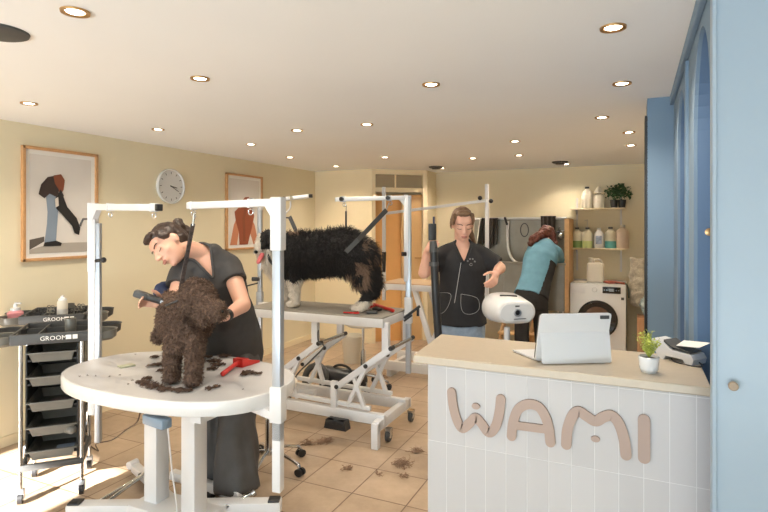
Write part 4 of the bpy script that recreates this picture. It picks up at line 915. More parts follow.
for k in range(4):
    x = xl_+.15+(xr_-xl_-.3)*k/3; MB().box((x, 6.54, (fzt+.55)/2), (.012, .012, fzt-.62)).build('panel_rib', M_steel, bath)
m = MB(); m.bar((xl_-.02, 6.54, fzt), (xr_+.03, 6.54, fzt), .035, .03, bev=.008); m.build('front_rim', M_steel, bath)
m = MB(); m.box(((xl_+xr_)/2, 6.83, .82), (xr_-xl_, .56, .02)); m.build('tub_floor', M_steel, bath)
for x in (xl_+.03, xr_-.03):
    for y in (6.58, 7.08):
        MB().box((x, y, .275), (.04, .04, .55)).build('leg', M_steel, bath)
m = MB(); m.box((xr_+.035, 6.85, 1.0), (.05, .5, 1.25)); m.build('side_cladding', M_pine, bath)
# curved steel half-wall inside
m = MB(); c0 = onY(507, 225, 7.0)
m.tube(smoothpath([onY(508, 221, 7.05), onY(507.5, 235, 7.05), onY(508.5, 250, 7.0), onY(513, 260, 6.95), onY(521, 264.5, 6.9)], 6), .017, 10); m.build('curved_pipe', M_whiteg, bath)
m = MB(); cc = onY(561, 236, 7.06); m.sph(cc, .05); m.cap(cc, cc+V((-.02, -.03, .11)), .012); m.cap(cc+V((-.05, 0, .05)), cc+V((.05, 0, .07)), .012); m.build('tap', M_chrome, bath)
st_ = thing('pine_step', 'low pine wood dog steps in front of the bath', 'steps', (-1.4, 6.25, 0))
sx0 = onY(497, 330, 6.2).x; sx1 = onY(563, 330, 6.2).x
for z, y in ((.14, 6.17), (.30, 6.32), (.47, 6.45)):
    MB().box(((sx0+sx1)/2, y, z), (sx1-sx0, .18, .025), bev=.003).build('tread', M_pine, st_)
for x in (sx0+.02, sx1-.02, (sx0+sx1)/2):
    m = MB(); m.bar((x, 6.12, .05), (x, 6.48, .44), .025, .07); m.build('stringer', M_pine, st_)
    m = MB(); m.box((x, 6.50, .22), (.03, .03, .44)); m.build('leg', M_pine, st_)
def towel(px0, px1, py0, py1, y, m_, label):
    a = onY(px0, py0, y); b = onY(px1, py1, y); mb = MB(); n = 10; x0_, x1_ = a.x, b.x
    top = [V((x0_+(x1_-x0_)*(k/n), y-.028-.012*math.sin(k*2.1), a.z)) for k in range(n+1)]
    for k in range(n):
        p, q_ = top[k], top[k+1]; zb = b.z+.04*math.sin(k*.9); zb2 = b.z+.04*math.sin((k+1)*.9)
        mb.prism([p, q_, V((q_.x*.9+.1*(x0_+x1_)/2, q_.y-.01, zb2)), V((p.x*.9+.1*(x0_+x1_)/2, p.y-.01, zb))], (0, .012, 0))
        mb.prism([p, q_, q_+V((0, .05, 0)), p+V((0, .05, 0))], (0, 0, .012))
    tag(mb.build('towel', m_, None, 60), label, 'towel')
M_tow = mat('dark grey towel', s2l(62, 56, 52), .95, nscale=60, namt=.2)
towel(482.5, 498, 219, 246, 7.05, M_tow, 'dark grey towel hanging on the left of the dog bath')
towel(541, 556, 217, 243, 7.05, M_tow, 'dark towel hanging on the bath above the bending woman')
m = MB(); m.tube([onY(524.5, 230, 7.04)+V((.05*math.cos(t*.35), 0, .085*math.sin(t*.35))) for t in range(18)], .006, 6, closed=True); tag(m.build('dog_leash', M_black), 'thin black leash looped over the bath back splash', 'leash')
m = MB(); m.cap(onY(505, 218, 7.04), onY(507, 224, 7.04), .016); tag(m.build('hose_clip', M_black), 'small black clip on the bath top rim above the white pipe', 'clip')

# ================================================================== SHELVES AND BOTTLES
shx0 = onY(571, 208, 7.1).x; shx1 = onY(625, 208, 7.1).x; z_a = onY(598, 208, 7.1).z; z_b = onY(598, 248, 7.1).z
sh = thing('wall_shelf', 'white two-tier wall shelf with rails above the washing machine', 'shelf', ((shx0+shx1)/2, 7.1, z_b))
for z in (z_a, z_b): MB().box(((shx0+shx1)/2, 7.09, z-.01), (shx1-shx0, .2, .02), bev=.002).build('board', mat('cream shelf', s2l(226, 212, 180), .5), sh)
for px in (577, 621):
    x = onY(px, 220, 7.18).x; MB().box((x, 7.19, (z_a+z_b)/2-.08), (.02, .012, z_a-z_b+.42)).build('rail', M_white, sh)
    for z in (z_a, z_b): m = MB(); m.prism([(x-.004, 7.18, z-.02), (x-.004, 7.0, z-.02), (x-.004, 7.18, z-.08)], (.008, 0, 0)); m.build('bracket', M_white, sh)
def jug(px, w_, h_, z, y, body, cap_m, label, nm='jug', liquid=None, neck=.35, cat='jug', pump=False):
    x = onY(px, 220, y).x; p = V((x, y, z)); r = thing(nm, label, cat, p); hw = w_/2
    m = MB(); m.lathe([(.001, 0), (hw*.92, 0), (hw, h_*.04), (hw, h_*.68), (hw*.85, h_*.80), (hw*neck, h_*.92), (hw*neck, h_)], p, n=28, sc=(1, .8)); m.build('body', body, r)
    if liquid: m = MB(); m.lathe([(.001, .0), (hw*1.01, .002), (hw*1.012, h_*.04), (hw*1.012, h_*.36), (.001, h_*.36)], p, n=28, sc=(1, .8)); m.build('liquid', liquid, r)
    m = MB(); m.lathe([(hw*neck*1.15, h_*.96), (hw*neck*1.15, h_*1.05), (.001, h_*1.05)], p, n=18); c_ = m.build('cap', cap_m, r)
    if pump: m = MB(); m.cyl(p+V((0, 0, h_)), p+V((0, 0, h_*1.42)), .006, n=8); m.cap(p+V((0, 0, h_*1.42)), p+V((-.03, -.02, h_*1.4)), .006); m.build('pump', M_jug, r)
    return r
jw = .135
jug(587, jw*.95, .25, z_a, 7.09, M_jug, M_black, 'white canister with black cap on the left of the top shelf')
r = jug(599, jw, .20, z_a, 7.09, M_jug, M_jug, 'white canister with pointed top beside the plant on the top shelf', neck=.2)
x = onY(599, 220, 7.09).x; MB().lathe([(.06, .19), (.012, .262), (.001, .262)], (x, 7.09, z_a), n=4).build('shoulder', M_jug, r)
jug(577, .12, .24, z_b, 7.09, mat('clear cloudy plastic', s2l(206, 200, 178), .3), M_dgrey, 'bottle with dark green liquid and pump, leftmost on the lower shelf', 'pump_bottle', mat('green liquid', s2l(112, 140, 84), .3), cat='bottle', pump=True)
jug(587.5, .12, .24, z_b, 7.09, mat('clear cloudy plastic', s2l(206, 200, 178), .3), M_dgrey, 'bottle with pale yellow-green liquid and pump on the lower shelf', 'pump_bottle', mat('pale green liquid', s2l(184, 196, 130), .3), cat='bottle', pump=True)
r = jug(599, .115, .235, z_b, 7.09, M_whiteg, M_whiteg, 'white bottle with blue label in the middle of the lower shelf', 'shampoo_bottle', cat='bottle')
x = onY(599, 220, 7.09).x; MB().box((x, 7.044, z_b+.10), (.07, .004, .10), bev=.001).build('label', mat('blue print', s2l(150, 164, 190), .5, nscale=40, namt=.3), r)
jug(610.5, .13, .245, z_b, 7.09, mat('clear cloudy plastic', s2l(206, 200, 178), .3), M_dgrey, 'bottle with teal liquid on the lower shelf', 'bottle', mat('teal liquid', s2l(88, 160, 158), .3), cat='bottle')
jug(622.5, .145, .27, z_b, 7.09, mat('hazy pink plastic', s2l(204, 184, 164), .3), M_jug, 'large rounded hazy bottle at the right end of the lower shelf', 'demijohn', cat='bottle')
# plant on the shelf
x = onY(618, 200, 7.09).x; pq = V((x, 7.09, z_a)); r = thing('potted_plant', 'bushy dark green plant in black pots on the top shelf', 'plant', pq)
for dx in (-.045, .045): MB().lathe([(.001, 0), (.035, 0), (.045, .095), (.04, .095), (.001, .085)], pq+V((dx, 0, 0)), n=20).build('pot', M_black, r)
m = MB(); r2 = random.Random(9)
for k in range(240):
    a = r2.random()*2*PI; b = r2.uniform(-.35, 1.3); rr = .15*r2.random()**.4
    c = pq+V((rr*math.cos(a)*math.cos(b)*1.0, rr*math.sin(a)*math.cos(b)*.55, .165+rr*math.sin(b)*.8)); d = V((r2.uniform(-1, 1), r2.uniform(-1, 1), r2.uniform(-.6, .8))).normalized(); n_ = d.cross(V((r2.uniform(-1, 1), r2.uniform(-1, 1), r2.uniform(-1, 1)))).normalized(); L = .045
    m.prism([c, c+d*L*.5+n_*L*.32, c+d*L, c+d*L*.5-n_*L*.32], n_.cross(d)*.001)
for k in range(14): 
    a = r2.random()*2*PI; m.cyl(pq+V((r2.choice((-.045, .045)), 0, .09)), pq+V((.12*math.cos(a), .06*math.sin(a), .12+.15*r2.random())), .003, n=5)
m.build('foliage', M_leaf, r, 0)

# ================================================================== WASHING MACHINE
wy = 6.62; wx0 = onY(570, 300, wy).x; wx1 = onY(626, 300, wy).x; wzt = onY(598, 284, wy).z; wxc = (wx0+wx1)/2
wm = thing('washing_machine', 'white front loading washing machine with black door ring under the shelves', 'washing machine', (wxc, wy+.28, 0))
m = MB(); m.box((wxc, wy+.28, wzt/2), (wx1-wx0, .56, wzt), bev=.008); m.build('body', M_whiteg, wm)
dc = onY(592.5, 325, wy); dr_ = .215; RX = Matrix.Rotation(PI/2, 3, 'X')
dc = V((wxc-.0, wy, wzt-.40))
m = MB(); m.lathe([(dr_-.075, .01), (dr_-.07, .035), (dr_-.02, .045), (dr_, .03), (dr_, 0)], dc, n=48, R=RX); dd_ = m.build('door', M_gblack, wm)
m = MB(); m.lathe([(.001, .012), (dr_-.07, .02), (dr_-.062, .03)], dc, n=40, R=RX); m.build('door_glass', mat('brown tinted glass', s2l(110, 84, 66), .08, .3), dd_)
m = MB(); zc_ = wzt-.065; m.box((wxc+.5*(wx1-wx0)*.50, wy-.003, zc_), (.19, .01, .075), bev=.002); cp = m.build('control_display', M_gblack, wm)
MB().box((wxc+.5*(wx1-wx0)*.50, wy-.009, zc_), (.05, .002, .03)).build('screen', mat('grey screen', s2l(150, 160, 170), .3), cp)
for k in range(4): MB().cyl((wxc+.5*(wx1-wx0)*.50-.075+.01*0+(k if k < 2 else k+3)*.025, wy-.008, zc_), (wxc+.5*(wx1-wx0)*.50-.075+(k if k < 2 else k+3)*.025, wy-.010, zc_), .005, n=10).build('button', M_alu, cp)
m = MB(); m.lathe([(.001, 0), (.026, 0), (.028, .003), (.024, .02), (.001, .022)], (wxc-.03, wy, zc_), n=28, R=RX); m.build('program_dial', M_whiteg, wm)
MB().box((wx0+.09, wy-.002, zc_), (.15, .006, .09), bev=.002).build('detergent_drawer', M_white, wm)
MB().box((wx1-.035, wy-.002, zc_-.09), (.03, .004, .03), bev=.001).build('sticker', M_dgrey, wm)
jp = V((onY(595.5, 280, wy+.2).x, wy+.2, wzt)); jr = thing('canister', 'large cream canister with handle standing on the washing machine', 'canister', jp)
m = MB(); m.box(jp+V((0, 0, .115)), (.185, .14, .23), bev=.025); m.cyl(jp+V((-.05, 0, .225)), jp+V((-.05, 0, .275)), .025, n=16); m.build('body', M_jug, jr)
m = MB(); m.tube(smoothpath([jp+V((-.02, 0, .225)), jp+V((-.01, 0, .265)), jp+V((.05, 0, .265)), jp+V((.07, 0, .225))], 5), .012, 8); m.build('handle', M_jug, jr)
m = MB(); m.cyl(jp+V((-.05, 0, .27)), jp+V((-.05, 0, .285)), .029, n=16); m.build('cap', M_jug, jr)
q = V((wxc+.18, wy+.12, wzt+.012)); m = MB(); m.tube(smoothpath([q+V((-.12, .05, 0)), q+V((-.05, -.05, 0)), q+V((.04, .02, 0)), q+V((.1, -.08, 0)), q+V((.0, -.02, .01)), q+V((-.1, .0, .008))], 6), .011, 6); tag(m.build('dog_leash', mat('red brown leather', s2l(150, 72, 56), .6)), 'red-brown leather leash heaped on the washing machine top', 'leash')
q = V((wxc-.19, wy+.1, wzt)); m = MB(); m.lathe([(.001, 0), (.065, 0), (.075, .012), (.07, .014), (.001, .006)], q, n=28); tag(m.build('dish', M_jug), 'small cream dish on the left corner of the washing machine', 'dish')
# right of the machine
yb_ = 6.55; a_ = onY(637, 318, yb_); m = MB(); bxw = .4
bo = thing('cardboard_box', 'brown cardboard box standing right of the washing machine by the blue column', 'box', (.2, yb_+.15, 0))
m.box((a_.x+.17, yb_+.15, a_.z/2), (.34, .3, a_.z), bev=.004); m.build('carton', M_card, bo); MB().box((a_.x+.17, yb_-.001, a_.z*.5), (.05, .002, a_.z*.96)).build('tape', M_pine, bo)
lo = onY(629, 310, 6.95); hi = onY(643, 253, 6.95); m = MB()
for k in range(9): pass
m.lathe([(.001, 0), (.09, .01), (.12, .06), (.125, .3), (.11, .5), (.115, .56), (.10, .57), (.001, .56)], (lo.x+.125, 7.02, lo.z+.04), n=28); 
bgm = m
ob = blob('laundry_sack', bgm, mat('cream mesh', s2l(200, 190, 170), .8, nscale=80, namt=.2), None, .012, 2, post=lambda co, no: co+no*(fbm(co, 14)*.018)[:, None])
tag(ob, 'cream mesh sack hanging right of the washing machine above the box', 'sack')
ob['label'] = 'crumpled cream mesh sack leaning behind the cardboard box'
m = MB(); m.sph((a_.x+.17, yb_+.15, a_.z+.125), (.14, .12, .11)); ob = blob('plastic_bag', m, mat('grey blue plastic film', s2l(168, 184, 186), .15, nscale=12, namt=.15, coat=.5), None, .012, 1, post=lambda co, no: co+no*(fbm(co, 12)*.05)[:, None]); tag(ob, 'crinkled grey-blue plastic bag lying on the cardboard box', 'plastic bag')
m = MB(); q = V((wx1-.03, wy+.1, wzt)); m.tube(smoothpath([q+V((-.08, 0, .01)), q+V((.02, -.02, .012)), q+V((.055, -.12, -.05)), q+V((.06, -.13, -.14))], 6), .011, 6); tag(m.build('hose', mat('dark green rubber', s2l(60, 66, 54), .5)), 'dark green hose draped over the right edge of the washing machine', 'hose')

# ================================================================== PEOPLE
CR = V((RT[0], RT[1], 0)); CT = V((-FW[0], -FW[1], 0)); CU = V((0, 0, 1))
def cv(r, u, t): return (CR*r+CU*u+CT*t).normalized()
class Head:
    def __init__(s, c, F, U, k=1.0):
        s.c = V(c); s.y = F.normalized(); s.z = (U-s.y*U.dot(s.y)).normalized(); s.x = s.y.cross(s.z); s.k = k
        s.R = Matrix((s.x, s.y, s.z)).transposed()
    def p(s, x, y, z): return s.c+s.R@(V((x, y, z))*s.k)
    def ell(s, mb, c, r, rx=0, rz=0, mi=0): mb.sph(s.p(*c), [q*s.k for q in r], R=s.R@Matrix.Rotation(rx, 3, 'X')@Matrix.Rotation(rz, 3, 'Z'), mi=mi)
    def skin(s, mb):
        s.ell(mb, (0, -.012, .022), (.071, .088, .084)); s.ell(mb, (0, .02, -.025), (.059, .066, .078)); s.ell(mb, (0, .032, -.07), (.043, .046, .036)); s.ell(mb, (0, .062, -.092), (.02, .018, .016))
        s.ell(mb, (0, .055, .035), (.052, .028, .032)); mb.cap(s.p(0, .083, .008), s.p(0, .104, -.026), .0085*s.k, .012*s.k); s.ell(mb, (0, .098, -.031), (.018, .012, .009))
        for q in (-1, 1):
            s.ell(mb, (q*.035, .050, -.026), (.022, .022, .028)); s.ell(mb, (q*.030, .066, .002), (.016, .012, .011)); s.ell(mb, (q*.071, -.010, -.012), (.008, .016, .027), rz=q*.3)
        s.ell(mb, (0, .080, -.060), (.026, .016, .014))
    def details(s, parent, open_=False):
        m = MB(); s.ell(m, (0, .094, -.0565), (.022, .0065, .005)); s.ell(m, (0, .093, -.0645), (.019, .0065, .0055)); m.build('lips', M_lip, parent)
        for q in (-1, 1):
            m = MB(); pts = [s.p(q*(.030+.0165*math.cos(t)), .0765+.0045*math.sin(t)-.004*abs(math.cos(t))**2, -.003-.005*math.sin(t)) for t in [PI*i/8 for i in range(9)]]; m.tube(pts, .0016*s.k, 6); m.build('eyelashes', M_lash, parent)
            m = MB(); pts = [s.p(q*(.013+.038*i/6), .083-.014*(i/6)**2, .022+.006*math.sin(PI*i/6*.8)) for i in range(7)]; m.tube(pts, [.0024*s.k]*6+[.001*s.k], 6); m.build('eyebrow', M_lash, parent)
def hand(mb, wrist, d, pn, curl=.5, k=1.0, spread=.12, thumb=1):
    """palm + five unequal bent fingers; d = direction to the fingertips, pn = palm normal"""
    d = d.normalized(); pn = (pn-d*pn.dot(d)).normalized(); s_ = d.cross(pn)*thumb
    w = V(wrist); mb.cap(w, w+d*.03*k, .023*k, .026*k)
    for o in (-.027, -.009, .009, .027): mb.cap(w+d*.02*k+s_*o*.6*k, w+d*.085*k+s_*o*k, .014*k, .0115*k)
    for i, (o, L) in enumerate(((.030, .068), (.0105, .078), (-.0095, .072), (-.029, .056))):
        p = w+d*.085*k+s_*o*k; dd = (d+s_*o*spread*30*.12).normalized(); a = curl*.9
        for j, fl in enumerate((.45, .32, .25)):
            dd = (dd*math.cos(a)+pn*math.sin(a)).normalized(); q = p+dd*L*fl*k; mb.cap(p, q, (.0096-.0008*j)*k, (.0088-.0008*j)*k, n=10); p = q; a = curl*.8
    p = w+d*.028*k+s_*.026*k; dd = (d*.55+s_*.75+pn*.35).normalized()
    for j, L in enumerate((.036, .03, .024)):
        q = p+dd*L*k; mb.cap(p, q, (.0125-.001*j)*k, (.011-.001*j)*k, n=10); p = q; dd = (dd+d*.5*1+pn*.35*curl).normalized()
def limb(mb, pts, rs):
    for i in range(len(pts)-1): mb.cap(pts[i], pts[i+1], rs[i], rs[i+1], n=18)
def ellp(mb, c, a, b, h, xdir, tilt=None, mi=0):
    """torso ellipsoid: half widths a (along xdir), b (depth), h (height)"""
    x = V(xdir); x.z = 0; x.normalize(); z = V(tilt).normalized() if tilt else V((0, 0, 1)); y = z.cross(x).normalized(); x = y.cross(z)
    mb.sph(c, (a, b, h), R=Matrix((x, y, z)).transposed(), mi=mi, n=24, m=16)
def tube_ell(mb, sections, xdir, n=28):
    """flat-ended loft of elliptical sections [(centre, halfwidth, halfdepth)]"""
    x = V(xdir); x.z = 0; x.normalize(); vs = []; N = len(sections)
    for i, (c, a, b) in enumerate(sections):
        c = V(c); t = (V(sections[min(i+1, N-1)][0])-V(sections[max(i-1, 0)][0])).normalized(); y = t.cross(x).normalized(); xx = y.cross(t)
        vs += [c+xx*a*math.cos(2*PI*k/n)+y*b*math.sin(2*PI*k/n) for k in range(n)]
    fs = [(i*n+k, i*n+(k+1) % n, (i+1)*n+(k+1) % n, (i+1)*n+k) for i in range(N-1) for k in range(n)]+[tuple(range(n)), tuple(range((N-1)*n, N*n))]
    mb._add(vs, fs)
def folds(amp, sc): return lambda co, no: co+no*(fbm(co*np.array([1, 1, .35]), sc, 2)*amp)[:, None]

def hems(root, m_, r=.006):
    for pth in list(LOOPS):
        mb = MB(); mb.tube(pth[::3], r, 8, closed=True); mb.build('neckline_hem', m_, root)

# ---- groomer at the front table
w1 = thing('person', 'person in charcoal tunic and trousers bending over the brown dog with a clipper', 'person', (-2.15, 2.52, 0))
hd = Head(P(169, 244.5, 2.86), cv(-.42, -.50, .757), cv(-.72, .60, 0), 1.04)
nb = P(203, 254, 2.99); sL = P(229, 266, 3.03); sR = P(183, 273, 2.92); chest = P(214, 280, 3.02); waist = P(228, 318, 3.16); hips = P(232, 347, 3.25)
elR = P(174, 305, 2.80); wrR = P(164, 304, 2.72); elL = P(243, 305, 2.88); wrL = P(225, 316.5, 2.72)
sx = (sL-sR).normalized()
mb = MB(); hd.skin(mb); limb(mb, [hd.p(0, -.035, -.045), nb, chest], [.048, .052, .08])
tube_ell(mb, [(nb.lerp(chest, .1), .09, .06), (chest.lerp(nb, .4), .145, .085), (chest, .15, .10), (waist, .125, .09), (hips, .155, .11)], sx)
ellp(mb, hips, .155, .115, .12, sx)
limb(mb, [sR, elR, wrR], [.05, .040, .026]); limb(mb, [sL, elL, wrL], [.054, .042, .026]); limb(mb, [nb, sL], [.05, .055]); limb(mb, [nb, sR], [.05, .05])
hand(mb, wrR, P(148, 300.5, 2.68)-wrR, cv(.25, -.3, .9), .75, .95, thumb=1)
hand(mb, wrL, P(203, 321, 2.60)-wrL, cv(-.2, .9, .1), .35, .95, thumb=-1)
hA = P(224, 350, 3.27); kA = P(212, 422, 3.2); aA = P(209, 479, 3.17); hB = P(241, 350, 3.25); kB = P(236, 422, 3.15); aB = P(238, 483, 3.08)
limb(mb, [hA, kA, aA], [.085, .055, .038]); limb(mb, [hB, kB, aB], [.085, .055, .038])
blob('body', mb, M_skin, w1, .0065, 3)
hd.details(w1)
mb = MB(); hd.ell(mb, (0, -.024, .038), (.078, .090, .080)); hd.ell(mb, (0, -.05, .0), (.070, .062, .07)); hd.ell(mb, (0, .045, .085), (.05, .035, .022))
hd.ell(mb, (0, -.118, .045), (.034, .036, .036)); hd.ell(mb, (.01, -.14, .01), (.022, .03, .04)); hd.ell(mb, (-.01, -.13, .065), (.02, .03, .025))
for q in (-1, 1): hd.ell(mb, (q*.066, .016, .045), (.012, .032, .035))
hr = blob('hair', mb, M_hair1, w1, .006, 2, post=lambda co, no: co+no*(fbm(co, 45)*.0035)[:, None])
# tunic
mb = MB(); nm = nb.lerp(chest, .05)
tube_ell(mb, [(nm, .10, .068), (chest.lerp(nb, .45), .165, .105), (chest, .17, .122), (chest.lerp(waist, .6), .150, .115), (waist, .150, .112), (waist.lerp(hips, .6), .178, .13), (hips+V((0, 0, -.05)), .185, .135), (hips+V((0, 0, -.13)), .175, .12)], sx)
slR = sR.lerp(elR, .42); slL = sL.lerp(elL, .42)
limb(mb, [nb, sL], [.066, .070]); limb(mb, [nb, sR], [.062, .066]); mb.cyl(sL, slL, .070, .072, 24); mb.cyl(sR, slR, .066, .070, 24); limb(mb, [nb+CT*-.02+CR*.01, nb+CR*.05+V((0, 0, .0))], [.062, .055])
vdir = (chest-nb).normalized()
def cut1(c):
    d = c-nb; t = d.dot(vdir); lat = d-vdir*t; l = lat.dot(sx); f = (hd.c-nb).dot(CT) and d.dot(CT*.9+sx*-.3)
    if f > .015 and t < .135 and abs(l+.012) < .045*(1-t/.14)+.002: return True
    return (c-nb.lerp(hd.p(0, -.03, -.05), .75)).length < .062
blob('tunic', mb, M_tunic, w1, .008, 3, post=folds(.010, 9), cut=cut1)
hems(w1, M_tunic, .008)
# trousers
mb = MB(); tube_ell(mb, [(hips+V((0, 0, .02)), .165, .125), (hips+V((0, 0, -.08)), .178, .135), (hips+V((0, 0, -.16)), .17, .12)], sx)
mb.cyl(hA, kA, .098, .085, 28); mb.sph(kA, .085); mb.cyl(kA, aA+V((0, 0, -.02)), .085, .098, 28); mb.cyl(hB, kB, .112, .108, 28); mb.sph(kB, .108); mb.cyl(kB, aB+V((0, 0, -.03)), .108, .128, 28)
blob('trousers', mb, M_trous, w1, .010, 3, post=folds(.03, 7))
for a in (aA, aB):
    mb = MB(); f = cv(.15, 0, 1); c = V((a.x, a.y, .0)); mb.cap(c+V((0, 0, .045))-f*.02, c+f*.12+CR*.03+V((0, 0, .033)), .038, .032); o = blob('shoe', mb, M_whiteg if a is aB else M_black, w1, .007, 3)
mb = MB(); d = (wrL-elL).normalized(); c = wrL-d*.02; mb.cyl(c-d*.012, c+d*.012, .031, .030, 24); wt = mb.build('wrist_watch', M_black, w1)
fcx = c+cv(-.1, .6, .8)*.028; mb = MB(); mb.box(fcx, (.03, .03, .01), R=frame_from(cv(-.1, .6, .8)), bev=.004); mb.build('watch_face', M_gblack, wt)
# clipper in her right hand
c0 = P(135, 293, 2.64); c1 = P(164, 302, 2.66); cd_ = (c1-c0).normalized()
cl = thing('hair_clipper', 'black and grey cordless clipper held over the back of the brown dog', 'clipper', c0)
RC = frame_from(cd_)
m = MB(); m.box(c0.lerp(c1, .20), (.042, .036, .065), R=RC, bev=.009); m.build('battery', M_dgrey, cl)
m = MB(); m.cap(c0.lerp(c1, .38), c1-cd_*.02, .0185, .0165); m.build('body', M_black, cl)
m = MB(); m.box(c1-cd_*.002, (.034, .014, .026), R=RC, bev=.003); m.build('blade', M_alu, cl)
m = MB(); m.cap(P(155, 293, 2.86), P(161, 288, 2.88), .016, .026); m.cap(P(161, 288, 2.88), P(167, 285, 2.9), .026, .022); m.cap(P(158, 294, 2.86), P(168, 294, 2.88), .022, .024)
ob = blob('towel', m, M_navy, None, .008, 2, post=folds(.012, 20)); tag(ob, 'navy cloth tucked under the right arm of the groomer', 'cloth')

# ---- woman with the dryer hose
w2 = thing('person', 'person in black zipped tunic and jeans holding an upright black dryer hose', 'person', (-1.2, 3.7, 0))
hd = Head(P(462.5, 224, 3.72), cv(.03, -.36, .93), cv(0, .93, .36), .99)
nb = P(462, 246, 3.76); sL = P(483, 256, 3.78); sR = P(442, 256, 3.78); chest = P(463, 268, 3.77); waist = P(462, 292, 3.78); hips = P(460, 318, 3.79)
elR = P(424, 273, 3.66); wrR = P(427.5, 251, 3.61); elL = P(496, 272, 3.62); wrL = P(494, 270, 3.50)
elL = P(500, 268, 3.74); wrL = P(496.5, 272, 3.50)
sx = (sL-sR).normalized()
mb = MB(); hd.skin(mb); limb(mb, [hd.p(0, -.03, -.05), nb, chest], [.048, .052, .08])
tube_ell(mb, [(nb+V((0, 0, -.02)), .09, .06), (nb.lerp(chest, .5), .14, .085), (chest, .145, .10), (waist, .12, .09), (hips, .155, .11)], sx); ellp(mb, hips, .155, .115, .12, sx)
limb(mb, [nb, sL], [.045, .05]); limb(mb, [nb, sR], [.045, .05]); limb(mb, [sR, elR, wrR], [.05, .04, .026]); limb(mb, [sL, elL, wrL], [.05, .04, .026])
hand(mb, wrR, cv(.06, .42, .9), cv(1, 0, .15), .85, .92, thumb=1)
hand(mb, wrL, cv(-.3, -.62, .6), cv(-.75, -.3, -.55), .8, .9, thumb=-1)
for s_ in (-1, 1):
    h_ = hips+sx*.08*s_; k_ = V((h_.x+.01*s_, h_.y-.02, .47)); a_ = V((h_.x+.02*s_, h_.y, .08)); limb(mb, [h_, k_, a_], [.085, .055, .038])
blob('body', mb, M_skin, w2, .0065, 3)
hd.details(w2)
mb = MB(); hd.ell(mb, (0, -.026, .036), (.076, .086, .080)); hd.ell(mb, (0, -.05, -.005), (.070, .058, .07)); hd.ell(mb, (0, .034, .092), (.05, .034, .020))
for q in (-1, 1): hd.ell(mb, (q*.068, .014, .040), (.011, .036, .046)); hd.ell(mb, (q*.073, -.022, .0), (.012, .024, .045))
mb.cap(hd.p(-.02, -.11, .0), hd.p(-.075, -.075, -.10), .030, .024); mb.cap(hd.p(-.075, -.075, -.10), hd.p(-.105, -.05, -.17), .024, .012); hd.ell(mb, (.01, -.115, .0), (.035, .03, .035))
blob('hair', mb, M_hair2, w2, .006, 2, post=lambda co, no: co+no*(fbm(co, 40)*.003)[:, None])
mb = MB(); tube_ell(mb, [(nb+V((0, 0, .0)), .095, .068), (nb.lerp(chest, .5), .155, .10), (chest, .165, .125), (waist, .158, .118), (hips+V((0, 0, .02)), .182, .135), (hips+V((0, 0, -.04)), .19, .14)], sx)
limb(mb, [nb, sL], [.06, .064]); limb(mb, [nb, sR], [.06, .064]); mb.cyl(sL, sL.lerp(elL, .82), .066, .068, 24); mb.cyl(sR, sR.lerp(elR, .55), .064, .068, 24)
def cut2(c):
    d = c-nb; t = -d.z; l = d.dot(CR); f = d.dot(CT)
    if f > .02 and t < .12 and t > -.1 and abs(l) < .05*(1-(t)/.12)+.003: return True
    return (c-nb.lerp(hd.p(0, -.03, -.05), .8)).length < .056
tn = blob('tunic', mb, M_blk, w2, .008, 3, post=folds(.008, 10), cut=cut2)
def on_front(px, py, off=.0):   # point on the tunic front, by measuring its depth
    o_ = V((0, 0, CAMH)); d_ = (P(px, py, 1)-o_).normalized(); hit, loc, nn, ix = tn.ray_cast(o_, d_)
    return (loc-d_*(.004+off)) if hit else P(px, py, 3.64)
bpy.context.view_layer.update()
zl = mat('pale zip and piping', s2l(176, 172, 170), .5)
hems(w2, M_blk, .009)
mb = MB(); mb.tube([on_front(462.5+(454.5-462.5)*t/10, 253+(303-253)*t/10) for t in range(11)], .0022, 6); mb.build('zip', zl, w2)
for pts in (((433, 293), (450, 293.5), (449, 304), (444, 312), (438, 314)), ((461, 294), (477, 298), (479, 309), (472, 314), (464, 313), (461, 306), (461, 294))):
    mb = MB(); mb.tube([on_front(a, b) for a, b in smoothpath([(a, b, 0) for a, b in pts], 4) for a, b in [(a, b)]] if False else [on_front(v.x, v.y) for v in smoothpath([(a, b, 0) for a, b in pts], 4)], .0014, 5); mb.build('pocket_piping', zl, w2)
mb = MB()
for a, b, r_ in ((471, 264.5, .009), (467.8, 261, .0045), (470, 259, .0045), (472.8, 259, .0045), (474.8, 261.5, .0045)): 
    c = on_front(a, b); mb.tube([c+CR*r_*math.cos(t*.6)+CU*r_*math.sin(t*.6) for t in range(11)], .0011, 5)
mb.build('paw_emblem', zl, w2)
mb = MB(); tube_ell(mb, [(hips+V((0, 0, .04)), .155, .115), (hips+V((0, 0, -.06)), .17, .125), (hips+V((0, 0, -.14)), .165, .12)], sx)
for s_ in (-1, 1):
    h_ = hips+sx*.085*s_; k_ = V((h_.x+.01*s_, h_.y-.02, .47)); a_ = V((h_.x+.02*s_, h_.y, .05)); mb.cyl(h_, k_, .092, .075, 24); mb.sph(k_, .075); mb.cyl(k_, a_, .075, .07, 24)
blob('jeans', mb, M_jean, w2, .010, 3, post=folds(.008, 12))
for s_ in (-1, 1):
    a_ = hips+sx*.1*s_; c = V((a_.x, a_.y, 0)); mb = MB(); mb.cap(c+V((0, 0, .045)), c+CT*.13+V((0, 0, .035)), .04, .033); blob('shoe', mb, M_black, w2, .008, 3)
